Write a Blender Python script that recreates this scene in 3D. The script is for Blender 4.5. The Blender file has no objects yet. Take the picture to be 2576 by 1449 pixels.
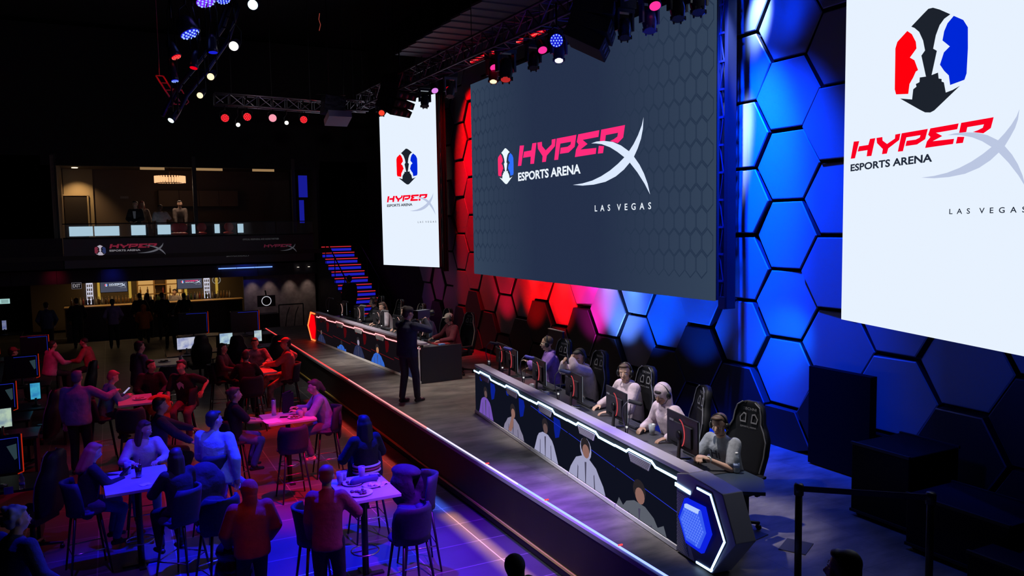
import bpy, bmesh, math, random
from mathutils import Vector, Matrix, Quaternion
random.seed(7)
V = Vector
PI = math.pi
SC = bpy.context.scene
COL = SC.collection

# ------------------------------------------------------------------ camera
CAM_Z = 4.0
FPX = 1982.7
RX, RY, RZ = V((0.8911, 0.0508, -0.4510)), V((-0.4536, 0.0633, -0.8890)), None
RY.normalize(); RX = (RX - RY * RX.dot(RY)).normalized(); RZ = RX.cross(RY)
ROT = Matrix((RX, RY, RZ))
cam = bpy.data.cameras.new('camera'); cam.sensor_width = 36.0; cam.lens = FPX / 2576 * 36
cam.clip_start = 0.05; cam.clip_end = 200
co = bpy.data.objects.new('camera', cam); COL.objects.link(co)
co.matrix_world = Matrix.Translation((0, 0, CAM_Z)) @ ROT.to_4x4()
SC.camera = co

# ------------------------------------------------------------------ world and view
w = bpy.data.worlds.new('dark_hall'); SC.world = w; w.use_nodes = True
w.node_tree.nodes['Background'].inputs[0].default_value = (0.02, 0.02, 0.05, 1)
w.node_tree.nodes['Background'].inputs[1].default_value = 0.01
SC.view_settings.view_transform = 'Standard'; SC.view_settings.look = 'None'
SC.view_settings.exposure = 0.0; SC.view_settings.gamma = 1.0
SC.view_settings.use_curve_mapping = False

# ------------------------------------------------------------------ stage and house lights
def spot(loc, tgt, power, col, size=30, blend=0.6, rad=0.08):
    d = bpy.data.lights.new('spot_beam', 'SPOT'); d.energy = power; d.color = col
    d.spot_size = math.radians(size); d.spot_blend = blend; d.shadow_soft_size = rad
    o = bpy.data.objects.new('spot_beam', d); COL.objects.link(o); o.location = loc
    o.rotation_euler = (V(tgt) - V(loc)).to_track_quat('-Z', 'Y').to_euler()
    return o
def area(loc, tgt, power, col, sx, sy=None):
    d = bpy.data.lights.new('area_beam', 'AREA'); d.energy = power; d.color = col
    d.shape = 'RECTANGLE'; d.size = sx; d.size_y = sy or sx
    o = bpy.data.objects.new('area_beam', d); COL.objects.link(o); o.location = loc
    o.rotation_euler = (V(tgt) - V(loc)).to_track_quat('-Z', 'Y').to_euler()
    return o
BLUE = (0.0, 0.034, 1.0); DBLUE = (0.01, 0.01, 1.0); RED = (1.0, 0.01, 0.012); MAG = (0.9, 0.02, 0.55); WHITE = (1.0, 0.93, 0.88)
VIO = (0.32, 0.03, 1.0)
# white key light on players and caster; two added fills among it
spot((4.2, 7.2, 8.3), (5.5, 6.6, 1.5), 1900, WHITE, 20, 0.8, 0.10)
spot((4.2, 9.4, 8.3), (5.75, 8.4, 1.5), 1900, WHITE, 20, 0.8, 0.10)
spot((4.3, 11.9, 8.2), (6.0, 10.7, 1.5), 1800, WHITE, 20, 0.8, 0.10)
spot((0.2, 8.4, 7.2), (5.0, 8.0, 1.2), 1500, (.92, .92, 1), 30, 1.0, 0.1)  # unseen front fill added to brighten the blue desk front
spot((3.2, 13.2, 7.4), (5.3, 18.6, 1.2), 2000, (1, .92, .88), 26, 1.0, 0.1)  # unseen fill added to bring up the red desk's pads and rail
spot((2.6, 15.6, 8.0), (5.7, 15.2, 1.3), 1300, (1, .9, .84), 24, 0.8, 0.12)
spot((3.0, 19.7, 6.55), (5.7, 19.0, 1.4), 1000, (1, .9, .86), 30, 0.8, 0.12)
spot((6.3, 13.3, 6.6), (5.9, 13.6, .75), 560, (1, .84, .72), 62, 1.0, 0.2)
spot((6.3, 10.7, 6.5), (6.9, 7.2, .75), 45, (.7, .8, 1), 60, 1.0, 0.2)
# blue wash on the comb wall
spot((7.35, 8.35, 8.9), (8.55, 9.15, 5.0), 26000, (0.26, .40, 1), 9, 1.0, 0.05)
spot((7.35, 8.2, 8.9), (8.55, 8.75, 6.9), 9000, (0.22, .38, 1), 12, 1.0, 0.05)
spot((6.7, 8.5, 8.8), (8.55, 8.85, 4.6), 40000, BLUE, 30, 1.0, 0.1)
spot((6.6, 8.2, 8.4), (8.55, 8.3, 3.5), 11000, BLUE, 44, 1.0, 0.1)
spot((7.4, 7.5, 3.0), (8.5, 8.2, 2.3), 420, (0.0, .10, 1), 48, 1.0, 0.1)
spot((6.2, 5.2, 2.7), (8.5, 5.3, 2.1), 50, (0.0, .05, 1), 110, 1.0, 0.1)
spot((6.4, 7.0, 8.4), (8.5, 5.6, 2.2), 500, (0.0, .06, 1), 60, 1.0, 0.1)
for y, c, p in ((9.7, (.0, .06, 1), 260), (11.0, (.0, .05, 1), 500), (11.9, (.07, .20, 1), 700), (12.6, (.35, .30, 1), 500), (13.2, (1, .02, .45), 500), (13.8, (1, .01, .08), 500), (14.4, RED, 1100), (15.6, RED, 1000), (16.8, RED, 120)):
    spot((8.32, y, 3.25), (8.56, y, 3.02), p * .35, c, 84, .9, 0.04)
for y, c, p in ((9.9, (.0, .06, 1), 90), (11.1, (.0, .07, 1), 110), (12.1, (.10, .24, 1), 130), (13.1, (1, .02, .50), 90), (14.3, (1, .0, .004), 150), (15.5, (1, .0, .002), 130), (17.0, (.9, .0, .03), 40)):
    spot((7.35, y, 1.15), (8.55, y + .1, 2.75), p * 7, c, 58, 1.0, 0.06)  # unseen floor uplights added to brighten the wall under the centre screen
spot((5.2, 8.3, 7.3), (8.55, 8.7, 7.3), 2600, BLUE, 40, 1.0, 0.1)
spot((7.0, 8.1, 9.6), (8.55, 8.6, 7.9), 2600, (.10, .26, 1), 16, 1.0, 0.05)
# red wash on the far part of the comb wall
spot((7.3, 18.7, 8.6), (8.55, 18.9, 6.0), 8000, (1, .0, .002), 52, 1.0, 0.1)
spot((7.3, 19.0, 8.2), (8.55, 18.9, 3.4), 1600, (1, .0, .02), 40, 1.0, 0.1)
spot((7.0, 22.0, 2.2), (8.55, 21.5, 2.2), 14, (.8, .03, .3), 90, 1.0, 0.1)
# audience floor: blue, violet and red
spot((0.4, 4.6, 6.5), (1.45, 8.0, 1.0), 120, (1, .03, .03), 14, .8, .1)
spot((2.7, 10.6, 8.4), (1.45, 8.9, 0), 19000, (.004, .006, 1), 44, 1.0, 0.1)
spot((4.2, 5.2, 7.8), (3.5, 8.2, 0), 9000, (.24, .01, 1), 30, 1.0, 0.1)
spot((-.4, 7.5, 8.0), (0.2, 10.5, .8), 950, (.16, .02, 1), 26, 0.9, 0.1)
spot((1.6, 8.0, 8.0), (1.1, 10.8, 1.0), 800, (.01, .12, 1), 16, 0.9, 0.1)
spot((4.0, 9.6, 7.8), (2.6, 11.6, 0), 6500, (1, .0, .045), 24, 1.0, 0.1)
spot((0.8, 10.5, 8.0), (2.55, 12.6, .9), 1700, (.22, .04, 1), 17, 0.8, 0.1)
spot((4.4, 19.8, 6.55), (2.9, 17.2, .9), 3600, (1, .012, .008), 20, 0.9, 0.1)
spot((2.3, 19.6, 6.55), (0.6, 15.4, .9), 1100, (1, .01, .16), 36, 1.0, 0.1)
spot((2.8, 14.0, 7.0), (1.5, 14.4, 0), 900, (1, .0, .02), 60, 1.0, 0.1)
spot((-.6, 16.5, 7.5), (-1.0, 22.5, 1), 600, (1, .02, .16), 26, 1.0, 0.1)
spot((-3.0, 10.5, 6.5), (-.6, 14.8, 1.2), 170, (.16, .03, 1), 22, 1.0, 0.1)
# unseen area lamps added under the stage lip for coloured bands on the tiles
def lip(y0, y1, col, p, x=4.0):
    o = area((4.30, (y0 + y1) / 2, .60), (x, (y0 + y1) / 2, 0), p, col, abs(y1 - y0), .03)
    d = o.data; d.spread = math.radians(28)
    dr = (V((x, 0, 0)) - V((4.30, 0, .60))).normalized(); X_ = V((0, 1, 0)); Z_ = -dr; Y_ = Z_.cross(X_)
    o.rotation_euler = Matrix((X_, Y_, Z_)).transposed().to_euler()
lip(18.4, 11.2, (1, .03, .01), 13); lip(11.0, 10.1, (.06, .16, 1), 3.5); lip(10.0, 7.3, (1, .50, .0), 9)
# blue and violet wash on the near stage floor
spot((4.6, 9.6, 6.8), (4.7, 7.6, .75), 330, (.05, .05, 1), 40, 1, 0.1)
spot((4.4, 12.0, 6.9), (4.8, 11.2, .75), 260, (.5, .3, 1), 30, 1, 0.1)
spot((1.5, 14.5, 6.4), (3.9, 20.0, 7.05), 160, (1, .85, .9), 34, 1, .1)  # unseen spot added to bring out the steel of the back truss
# bar, lounge and wall lamps, with added fills
area((1.6, 35.2, 2.4), (1.6, 35.6, 1.0), 22, (1, .6, .2), 5.0, 0.3)
area((1.5, 33.3, 2.4), (1.5, 33.3, 0), 30, (1, .62, .28), 5.6, 0.1)  # unseen strip of light added over the bar top to brighten it
spot((2.8, 30.2, 5.9), (2.8, 28.5, 4.0), 60, (1, .05, .03), 60, 1, .05)  # unseen red spot added to brighten the red balcony chairs
for x in (4.55, 5.15, 5.9, 6.55):
    spot((x, 29.62, 2.42), (x, 30.02, 1.5), 9, (1, .70, .55), 56, 1.0, 0.03)
spot((-.95, 32.3, 6.25), (-.95, 32.9, 4.5), 90, (1, .62, .28), 90, 0.8, 0.04)
area((2.2, 31.0, 5.6), (1.8, 29.6, 4), 22, (1, .72, .5), 1.2, .6)

# ------------------------------------------------------------------ helpers
def _n(nt, t, **kw):
    n = nt.nodes.new(t)
    for k, v in kw.items(): setattr(n, k, v)
    return n
MATS = {}
def mat(name, col, rough=0.6, metal=0.0, emit=0.0, ecol=None, noise=0.0, nscale=8.0, bump=0.0, trans=0.0, alpha=1.0, spec=0.5):
    if name in MATS: return MATS[name]
    m = bpy.data.materials.new(name); m.use_nodes = True; nt = m.node_tree
    b = nt.nodes['Principled BSDF']
    c = (col[0], col[1], col[2], 1)
    b.inputs['Base Color'].default_value = c
    b.inputs['Roughness'].default_value = rough; b.inputs['Metallic'].default_value = metal
    b.inputs['Specular IOR Level'].default_value = spec
    if trans: b.inputs['Transmission Weight'].default_value = trans
    if alpha < 1: b.inputs['Alpha'].default_value = alpha
    if emit:
        e = ecol or col
        b.inputs['Emission Color'].default_value = (e[0], e[1], e[2], 1); b.inputs['Emission Strength'].default_value = emit
    if noise or bump:
        tc = _n(nt, 'ShaderNodeTexCoord'); ns = _n(nt, 'ShaderNodeTexNoise'); ns.inputs['Scale'].default_value = nscale; ns.inputs['Detail'].default_value = 5
        nt.links.new(tc.outputs['Object'], ns.inputs['Vector'])
        if noise:
            mx = _n(nt, 'ShaderNodeMixRGB', blend_type='MULTIPLY'); mx.inputs[0].default_value = noise
            rp = _n(nt, 'ShaderNodeValToRGB'); rp.color_ramp.elements[0].position = .3; rp.color_ramp.elements[1].position = .7
            nt.links.new(ns.outputs['Fac'], rp.inputs[0]); mx.inputs[1].default_value = c
            nt.links.new(rp.outputs[0], mx.inputs[2]); nt.links.new(mx.outputs[0], b.inputs['Base Color'])
        if bump:
            bp = _n(nt, 'ShaderNodeBump'); bp.inputs['Strength'].default_value = bump; bp.inputs['Distance'].default_value = .02
            nt.links.new(ns.outputs['Fac'], bp.inputs['Height']); nt.links.new(bp.outputs[0], b.inputs['Normal'])
    MATS[name] = m
    return m
def emis(name, col, s=1.0): return mat(name, (0, 0, 0), 0.6, 0, s, col, spec=0.0)

class MB:
    """collects closed shapes in one mesh"""
    def __init__(s): s.v = []; s.f = []; s.mi = []; s.cur = 0; s.sm = []; s.smooth = False
    def add(s, vs, fs, smooth=None):
        o = len(s.v); s.v += [tuple(x) for x in vs]
        for f in fs: s.f.append(tuple(i + o for i in f)); s.mi.append(s.cur); s.sm.append(s.smooth if smooth is None else smooth)
        return s
    def box(s, c, d, rot=None):
        hx, hy, hz = d[0] / 2, d[1] / 2, d[2] / 2
        vs = [V((x, y, z)) for x in (-hx, hx) for y in (-hy, hy) for z in (-hz, hz)]
        if rot is not None: vs = [rot @ q for q in vs]
        c = V(c)
        return s.add([q + c for q in vs], [(0, 1, 3, 2), (4, 6, 7, 5), (0, 4, 5, 1), (2, 3, 7, 6), (0, 2, 6, 4), (1, 5, 7, 3)])
    def prism(s, pts, d, fr=None):
        """pts: 2D outline in frame's xy plane, extruded d along frame z"""
        n = len(pts); a = sum(pts[i][0] * pts[(i + 1) % n][1] - pts[(i + 1) % n][0] * pts[i][1] for i in range(n))
        if a < 0: pts = pts[::-1]
        vs = [V((p[0], p[1], 0)) for p in pts] + [V((p[0], p[1], d)) for p in pts]
        if fr is not None: vs = [fr @ q for q in vs]
        fs = [tuple(range(n))[::-1], tuple(range(n, 2 * n))] + [(i, (i + 1) % n, n + (i + 1) % n, n + i) for i in range(n)]
        if d < 0: fs = [f[::-1] for f in fs]
        return s.add(vs, fs, False)
    def tube(s, pts, r, n=8, closed=False, rads=None, cap=True):
        pts = [V(p) for p in pts]; m = len(pts); rings = []
        up = None; vs = []
        for i, p in enumerate(pts):
            a = pts[(i - 1) % m] if (closed or i > 0) else p
            b = pts[(i + 1) % m] if (closed or i < m - 1) else p
            t = (b - a).normalized()
            if up is None:
                up = t.orthogonal().normalized()
            else:
                up = (up - t * up.dot(t))
                up = up.normalized() if up.length > 1e-6 else t.orthogonal().normalized()
            sd = t.cross(up); rr = rads[i] if rads else r
            for k in range(n):
                an = 2 * PI * k / n + PI / n; vs.append(p + (up * math.cos(an) + sd * math.sin(an)) * rr)
        fs = []
        for i in range(m if closed else m - 1):
            j = (i + 1) % m
            for k in range(n): fs.append((i * n + k, i * n + (k + 1) % n, j * n + (k + 1) % n, j * n + k))
        if not closed and cap: fs += [tuple(range(n))[::-1], tuple((m - 1) * n + k for k in range(n))]
        return s.add(vs, fs, n > 5)
    def cap(s, p0, r0, p1, r1, n=12, h=4):
        """tapered capsule"""
        p0, p1 = V(p0), V(p1); t = (p1 - p0); L = t.length
        if L < 1e-5: t = V((0, 0, 1)); L = 0
        t = t.normalized(); a = t.orthogonal().normalized(); b = t.cross(a); vs = []; fs = []
        rings = [(p0, r0, -PI / 2 + (PI / 2) * i / h) for i in range(1, h + 1)] + [(p1, r1, (PI / 2) * i / h) for i in range(0, h)]
        vs.append(p0 - t * r0)
        for c, r, an in rings:
            for k in range(n):
                q = 2 * PI * k / n; vs.append(c + t * (r * math.sin(an)) + (a * math.cos(q) + b * math.sin(q)) * (r * math.cos(an)))
        vs.append(p1 + t * r1); m = len(rings)
        for k in range(n): fs.append((0, 1 + (k + 1) % n, 1 + k))
        for i in range(m - 1):
            for k in range(n): fs.append((1 + i * n + k, 1 + i * n + (k + 1) % n, 1 + (i + 1) * n + (k + 1) % n, 1 + (i + 1) * n + k))
        e = 1 + m * n
        for k in range(n): fs.append((e, 1 + (m - 1) * n + k, 1 + (m - 1) * n + (k + 1) % n))
        return s.add(vs, fs, True)
    def ell(s, c, r, rot=None, n=14, m=9):
        c = V(c); vs = [V((0, 0, -1))]; fs = []
        for i in range(1, m):
            an = -PI / 2 + PI * i / m
            for k in range(n):
                q = 2 * PI * k / n; vs.append(V((math.cos(an) * math.cos(q), math.cos(an) * math.sin(q), math.sin(an))))
        vs.append(V((0, 0, 1)))
        for k in range(n): fs.append((0, 1 + (k + 1) % n, 1 + k))
        for i in range(m - 2):
            for k in range(n): fs.append((1 + i * n + k, 1 + i * n + (k + 1) % n, 1 + (i + 1) * n + (k + 1) % n, 1 + (i + 1) * n + k))
        e = 1 + (m - 1) * n
        for k in range(n): fs.append((e, 1 + (m - 2) * n + k, 1 + (m - 2) * n + (k + 1) % n))
        out = []
        for q in vs:
            q = V((q.x * r[0], q.y * r[1], q.z * r[2]))
            out.append((rot @ q if rot is not None else q) + c)
        return s.add(out, fs, True)
    def lathe(s, prof, c=(0, 0, 0), n=16, rot=None):
        """prof: (radius, height) pairs, closed at both ends"""
        c = V(c); vs = []; fs = []
        for r, h in prof:
            for k in range(n):
                q = V((r * math.cos(2 * PI * k / n), r * math.sin(2 * PI * k / n), h)); vs.append((rot @ q if rot is not None else q) + c)
        m = len(prof)
        for i in range(m - 1):
            for k in range(n): fs.append((i * n + k, i * n + (k + 1) % n, (i + 1) * n + (k + 1) % n, (i + 1) * n + k))
        fs += [tuple(range(n))[::-1], tuple((m - 1) * n + k for k in range(n))]
        return s.add(vs, fs, True)
    def mesh(s, name='mesh'):
        me = bpy.data.meshes.new(name); me.from_pydata(s.v, [], s.f)
        me.polygons.foreach_set('material_index', s.mi); me.polygons.foreach_set('use_smooth', s.sm); me.update(); return me
    def build(s, name, m, parent=None, bevel=0.0, loc=None):
        me = s.mesh(name); o = bpy.data.objects.new(name, me); COL.objects.link(o)
        for q in (m if isinstance(m, (list, tuple)) else [m]): me.materials.append(q)
        if parent is not None: o.parent = parent
        if loc is not None: o.location = loc
        if bevel:
            b = o.modifiers.new('bevel', 'BEVEL'); b.width = bevel; b.segments = 2; b.limit_method = 'ANGLE'
        return o
def tag(o, label=None, cat=None, group=None, kind=None):
    if label: o['label'] = label
    if cat: o['category'] = cat
    if group: o['group'] = group
    if kind: o['kind'] = kind
    return o
def thing(name, label, cat, loc=(0, 0, 0), rz=0.0, group=None, kind=None):
    o = bpy.data.objects.new(name, None); COL.objects.link(o); o.location = loc; o.rotation_euler = (0, 0, rz); o.empty_display_size = .1
    return tag(o, label, cat, group, kind)
def kids(o): return [c for c in COL.objects if c.parent == o]
KID = {}
def dup(root, loc, rz=None, label=None, group=None):
    r = root.copy(); COL.objects.link(r); r.location = loc
    if rz is not None: r.rotation_euler = (0, 0, rz)
    if label: r['label'] = label
    if group: r['group'] = group
    if root.name not in KID:
        ks = kids(root); KID[root.name] = [(k, kids(k)) for k in ks]
    for ch, gs in KID[root.name]:
        c = ch.copy(); COL.objects.link(c); c.parent = r
        for g in gs:
            d = g.copy(); COL.objects.link(d); d.parent = c
    return r
def struct(name, mb, m, parent=None, bevel=0):
    o = mb.build(name, m, parent, bevel)
    if parent is None: o['kind'] = 'structure'
    return o
def ray(x, y):
    return (ROT @ V(((x - 1288) / FPX, -(y - 724.5) / FPX, -1)))
def atz(x, y, z): r = ray(x, y); return V((0, 0, CAM_Z)) + r * ((z - CAM_Z) / r.z)
def atx(x, y, X): r = ray(x, y); return V((0, 0, CAM_Z)) + r * (X / r.x)
def aty(x, y, Y): r = ray(x, y); return V((0, 0, CAM_Z)) + r * (Y / r.y)
def proj(p):
    c = ROT.transposed() @ (V(p) - V((0, 0, CAM_Z)))
    return (1288 + FPX * c.x / -c.z, 724.5 - FPX * c.y / -c.z) if c.z < -.05 else (-9999, -9999)
_tcache = {}
def text_pts(s, bold=0.0, shear=0.0):
    k = (s, bold, shear)
    if k in _tcache: return _tcache[k]
    cu = bpy.data.curves.new('lettering', 'FONT'); cu.body = s; cu.offset = bold; cu.shear = shear; cu.resolution_u = 3; cu.fill_mode = 'FRONT'
    o = bpy.data.objects.new('lettering', cu); COL.objects.link(o)
    dg = bpy.context.evaluated_depsgraph_get(); me = bpy.data.meshes.new_from_object(o.evaluated_get(dg))
    vs = [v.co.copy() for v in me.vertices]; fs = [tuple(p.vertices) for p in me.polygons]
    bpy.data.objects.remove(o); bpy.data.meshes.remove(me)
    _tcache[k] = (vs, fs); return _tcache[k]
def text_in(mb, s, u0, v0, w, h, fr, bold=0.0, shear=0.0, d=0.0, space=None):
    """lettering scaled to the box (u0,v0,w,h) in frame fr's xy plane"""
    vs, fs = text_pts(s, bold, shear)
    x0 = min(q.x for q in vs); x1 = max(q.x for q in vs); y0 = min(q.y for q in vs); y1 = max(q.y for q in vs)
    mb.add([fr @ V((u0 + (q.x - x0) / (x1 - x0) * w, v0 + (q.y - y0) / (y1 - y0) * h, d)) for q in vs], fs, False)
def poly(mb, pts, fr, d=0.0):
    """one flat outline, triangulated by Blender as an ngon"""
    n = len(pts); a = sum(pts[i][0] * pts[(i + 1) % n][1] - pts[(i + 1) % n][0] * pts[i][1] for i in range(n))
    if a < 0: pts = pts[::-1]
    import mathutils.geometry as G
    tri = G.tessellate_polygon([[V((p[0], p[1], 0)) for p in pts]])
    mb.add([fr @ V((p[0], p[1], d)) for p in pts], [tuple(t) for t in tri], False)
def frame(o, u, v):
    """matrix with x=u, y=v, z=u x v at origin o"""
    u = V(u).normalized(); v = V(v).normalized(); n = u.cross(v)
    M = Matrix((u, v, n)).transposed().to_4x4(); M.translation = V(o); return M

# ------------------------------------------------------------------ shared materials
black = mat('black_plastic', (.008, .008, .009), .35)
blackm = mat('matte_black', (.006, .006, .007), .85)
dark = mat('dark_metal', (.02, .02, .022), .4, .8)
chrome = mat('chrome', (.75, .75, .78), .22, 1)
grey = mat('grey_metal', (.32, .32, .34), .45, .3)
silver = mat('silver_panel', (.55, .54, .56), .5, .1)
navyfab = mat('navy_fabric', (.014, .016, .04), .7, noise=.4, nscale=40)
glass = mat('clear_glass', (.9, .95, 1), .05, 0, trans=1.0)
e_white = emis('white_led', (1, .97, 1), 3)
e_blue = emis('blue_led', (.12, .28, 1), 5)
e_lblue = emis('pale_blue_led', (.42, .66, 1), 2.6)
e_red = emis('red_led', (1, .03, .03), 3)
e_pink = emis('pale_red_led', (1, .28, .30), 2.2)
e_dblue = emis('deep_blue_led', (.02, .04, 1), 1.2)
e_dred = emis('dim_red_led', (.5, .02, .005), .8)

# ------------------------------------------------------------------ floor
def floor_mat():
    m = bpy.data.materials.new('large_floor_tiles'); m.use_nodes = True; nt = m.node_tree; b = nt.nodes['Principled BSDF']
    tc = _n(nt, 'ShaderNodeTexCoord'); mp = _n(nt, 'ShaderNodeMapping'); br = _n(nt, 'ShaderNodeTexBrick')
    nt.links.new(tc.outputs['Object'], mp.inputs[0]); nt.links.new(mp.outputs[0], br.inputs[0])
    mp.inputs['Location'].default_value = (.335, .15, 0)
    br.offset = 0; br.inputs['Scale'].default_value = 1; br.inputs['Brick Width'].default_value = .867; br.inputs['Row Height'].default_value = .648
    br.inputs['Mortar Size'].default_value = .007; br.inputs['Color1'].default_value = (.115, .11, .12, 1); br.inputs['Color2'].default_value = (.09, .085, .095, 1)
    br.inputs['Mortar'].default_value = (.34, .32, .34, 1); br.inputs['Mortar Smooth'].default_value = .1
    ns = _n(nt, 'ShaderNodeTexNoise'); ns.inputs['Scale'].default_value = 1.7; ns.inputs['Detail'].default_value = 8
    nt.links.new(tc.outputs['Object'], ns.inputs['Vector'])
    mx = _n(nt, 'ShaderNodeMixRGB', blend_type='MULTIPLY'); mx.inputs[0].default_value = .55
    nt.links.new(br.outputs[0], mx.inputs[1]); nt.links.new(ns.outputs['Fac'], mx.inputs[2]); nt.links.new(mx.outputs[0], b.inputs['Base Color'])
    b.inputs['Roughness'].default_value = .42
    return m
def stage_mat():
    m = bpy.data.materials.new('worn_stage_boards'); m.use_nodes = True; nt = m.node_tree; b = nt.nodes['Principled BSDF']
    tc = _n(nt, 'ShaderNodeTexCoord'); br = _n(nt, 'ShaderNodeTexBrick'); nt.links.new(tc.outputs['Object'], br.inputs[0])
    br.inputs['Scale'].default_value = 1; br.inputs['Brick Width'].default_value = 1.22; br.inputs['Row Height'].default_value = 1.22; br.inputs['Mortar Size'].default_value = .004
    br.inputs['Color1'].default_value = (.25, .225, .20, 1); br.inputs['Color2'].default_value = (.20, .18, .165, 1); br.inputs['Mortar'].default_value = (.14, .13, .12, 1)
    ns = _n(nt, 'ShaderNodeTexNoise'); ns.inputs['Scale'].default_value = 1.5; ns.inputs['Detail'].default_value = 9; ns.inputs['Roughness'].default_value = .6
    mp = _n(nt, 'ShaderNodeMapping'); mp.inputs['Scale'].default_value = (1, 2.6, 1); mp.inputs['Rotation'].default_value = (0, 0, .5)
    nt.links.new(tc.outputs['Object'], mp.inputs[0]); nt.links.new(mp.outputs[0], ns.inputs['Vector'])
    rp = _n(nt, 'ShaderNodeValToRGB'); rp.color_ramp.elements[0].position = .34; rp.color_ramp.elements[0].color = (.28, .28, .30, 1); rp.color_ramp.elements[1].position = .66
    nt.links.new(ns.outputs['Fac'], rp.inputs[0])
    mx = _n(nt, 'ShaderNodeMixRGB', blend_type='MULTIPLY'); mx.inputs[0].default_value = .9
    nt.links.new(br.outputs[0], mx.inputs[1]); nt.links.new(rp.outputs[0], mx.inputs[2]); nt.links.new(mx.outputs[0], b.inputs['Base Color'])
    b.inputs['Roughness'].default_value = .5
    return m
struct('floor', MB().box((0, 19, -.05), (26, 38, .1)), floor_mat())
SX, SZ = 4.40, .75
st = struct('stage_floor', MB().box(((SX + 9.2) / 2, 14.1, SZ / 2), (9.2 - SX, 25.4, SZ)), [stage_mat()])
st.location.z = 0
# black skirt of the stage, over the tiled core
struct('trim_1', MB().box((SX - .012, 14.1, .36), (.02, 25.4, .66)), mat('stage_skirt', (.012, .007, .006), .6, noise=.5, nscale=3))
struct('trim_2', MB().box((SX - .03, 14.1, .135), (.03, 25.4, .03)), mat('brass_trim', (.75, .55, .12), .45, .2))
struct('trim_3', MB().box((SX - .022, 14.1, .725), (.045, 25.4, .05)), mat('grey_nosing', (.30, .29, .32), .5))
def led_run(y0, y1, m, label, grp='light strips along the stage lip'):
    o = MB().box((SX + .004, (y0 + y1) / 2, SZ + .008), (.016, abs(y1 - y0) - .015, .016)).build('stage_edge_light', m)
    tag(o, label, 'light strip', grp)
led_run(26.6, 16.5, emis('stage_led_red', (1, .06, .06), 1.6), 'red light strip along the far end of the stage lip')
led_run(16.5, 11.8, emis('stage_led_pink', (1, .26, .28), 1.6), 'pale red light strip on the stage lip below the red desk')
led_run(11.8, 8.6, emis('stage_led_violet', (.62, .58, 1), 1.6), 'pale violet light strip on the middle of the stage lip')
led_run(8.6, 3.0, emis('stage_led_blue', (.20, .28, 1), 2.6), 'blue white light strip on the near end of the stage lip')
for i, (x, y) in enumerate(((1218, 1171), (1369, 1263), (1553, 1378))):
    p = atz(x, y, SZ)
    o = MB().box((SX + .02, p.y, SZ + .022), (.05, .012, .012)).build('red_marker', e_red)
    tag(o, 'tiny red marker on the stage lip, ' + ['farthest of three', 'middle of three', 'nearest of three'][i], 'marker', 'red markers on the stage lip')

# ------------------------------------------------------------------ hall shell
wallblack = mat('black_wall_paint', (.012, .012, .014), .9)
struct('wall_stage', MB().box((8.95, 15.2, 5.4), (.5, 27.6, 10.8)), wallblack)
struct('wall_left', MB().box((-9, 19, 5.4), (.2, 38, 10.8)), wallblack)
struct('wall_back', MB().box((0, 37.6, 5.4), (26, .2, 10.8)), wallblack)
struct('wall_back_upper', MB().box((0, 28.6, 8.4), (18, .3, 4.0)), wallblack)
struct('ceiling', MB().box((0, 19, 10.7), (26, 38, .2)), wallblack)
# corrugated ceiling baffle above the stage truss
cb = MB()
for i in range(12):
    cb.box((7.72 + .02 * (i % 2), 14.2 + i * .56, 8.62), (1.35, .575, .05), Matrix.Rotation(.06, 3, 'X'))
struct('ceiling_baffle', cb, mat('ceiling_slats', (.16, .15, .19), .7))

# ------------------------------------------------------------------ comb wall of hexagons
WX = 8.56
hexm = mat('painted_comb_panel', (.22, .225, .24), .42, noise=.06, nscale=.7)
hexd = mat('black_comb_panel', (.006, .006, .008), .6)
hexe = mat('comb_panel_edge', (.02, .02, .025), .5)
def in_quad(p, q):
    s_ = 0
    for i in range(4):
        a, b = q[i], q[(i + 1) % 4]; c = (b[0] - a[0]) * (p[1] - a[1]) - (b[1] - a[1]) * (p[0] - a[0])
        if c == 0: continue
        if s_ == 0: s_ = 1 if c > 0 else -1
        elif (c > 0) != (s_ > 0): return False
    return True
CS = dict(X=8.0, Y0=17.8, Y1=9.07, z0=2.82, z1=7.42)
c_quad = [proj((CS['X'], y, z)) for y, z in ((CS['Y0'], CS['z0']), (CS['Y1'], CS['z0']), (CS['Y1'], CS['z1']), (CS['Y0'], CS['z1']))]
RA = V((7.5, 6.365, 2.85)); Ru = V((-math.sin(math.radians(18)), -math.cos(math.radians(18)), 0))
LA = V((7.85, 19.8, 2.9)); Lu = V((-math.sin(math.radians(15)), math.cos(math.radians(15)), 0))
r_quad = [proj(p) for p in (RA, RA + Ru * 2.2, RA + Ru * 2.2 + V((0, 0, 4.6)), RA + V((0, 0, 4.6)))]
l_quad = [proj(p) for p in (LA, LA + Lu * 2.75, LA + Lu * 2.75 + V((0, 0, 4.6)), LA + V((0, 0, 4.6)))]
HA = .595
hexpts = [(HA * math.cos(PI / 3 * k), HA * .985 * math.sin(PI / 3 * k) * .966) for k in range(6)]
panel_n = 0
meshes_hex = {}
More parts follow.
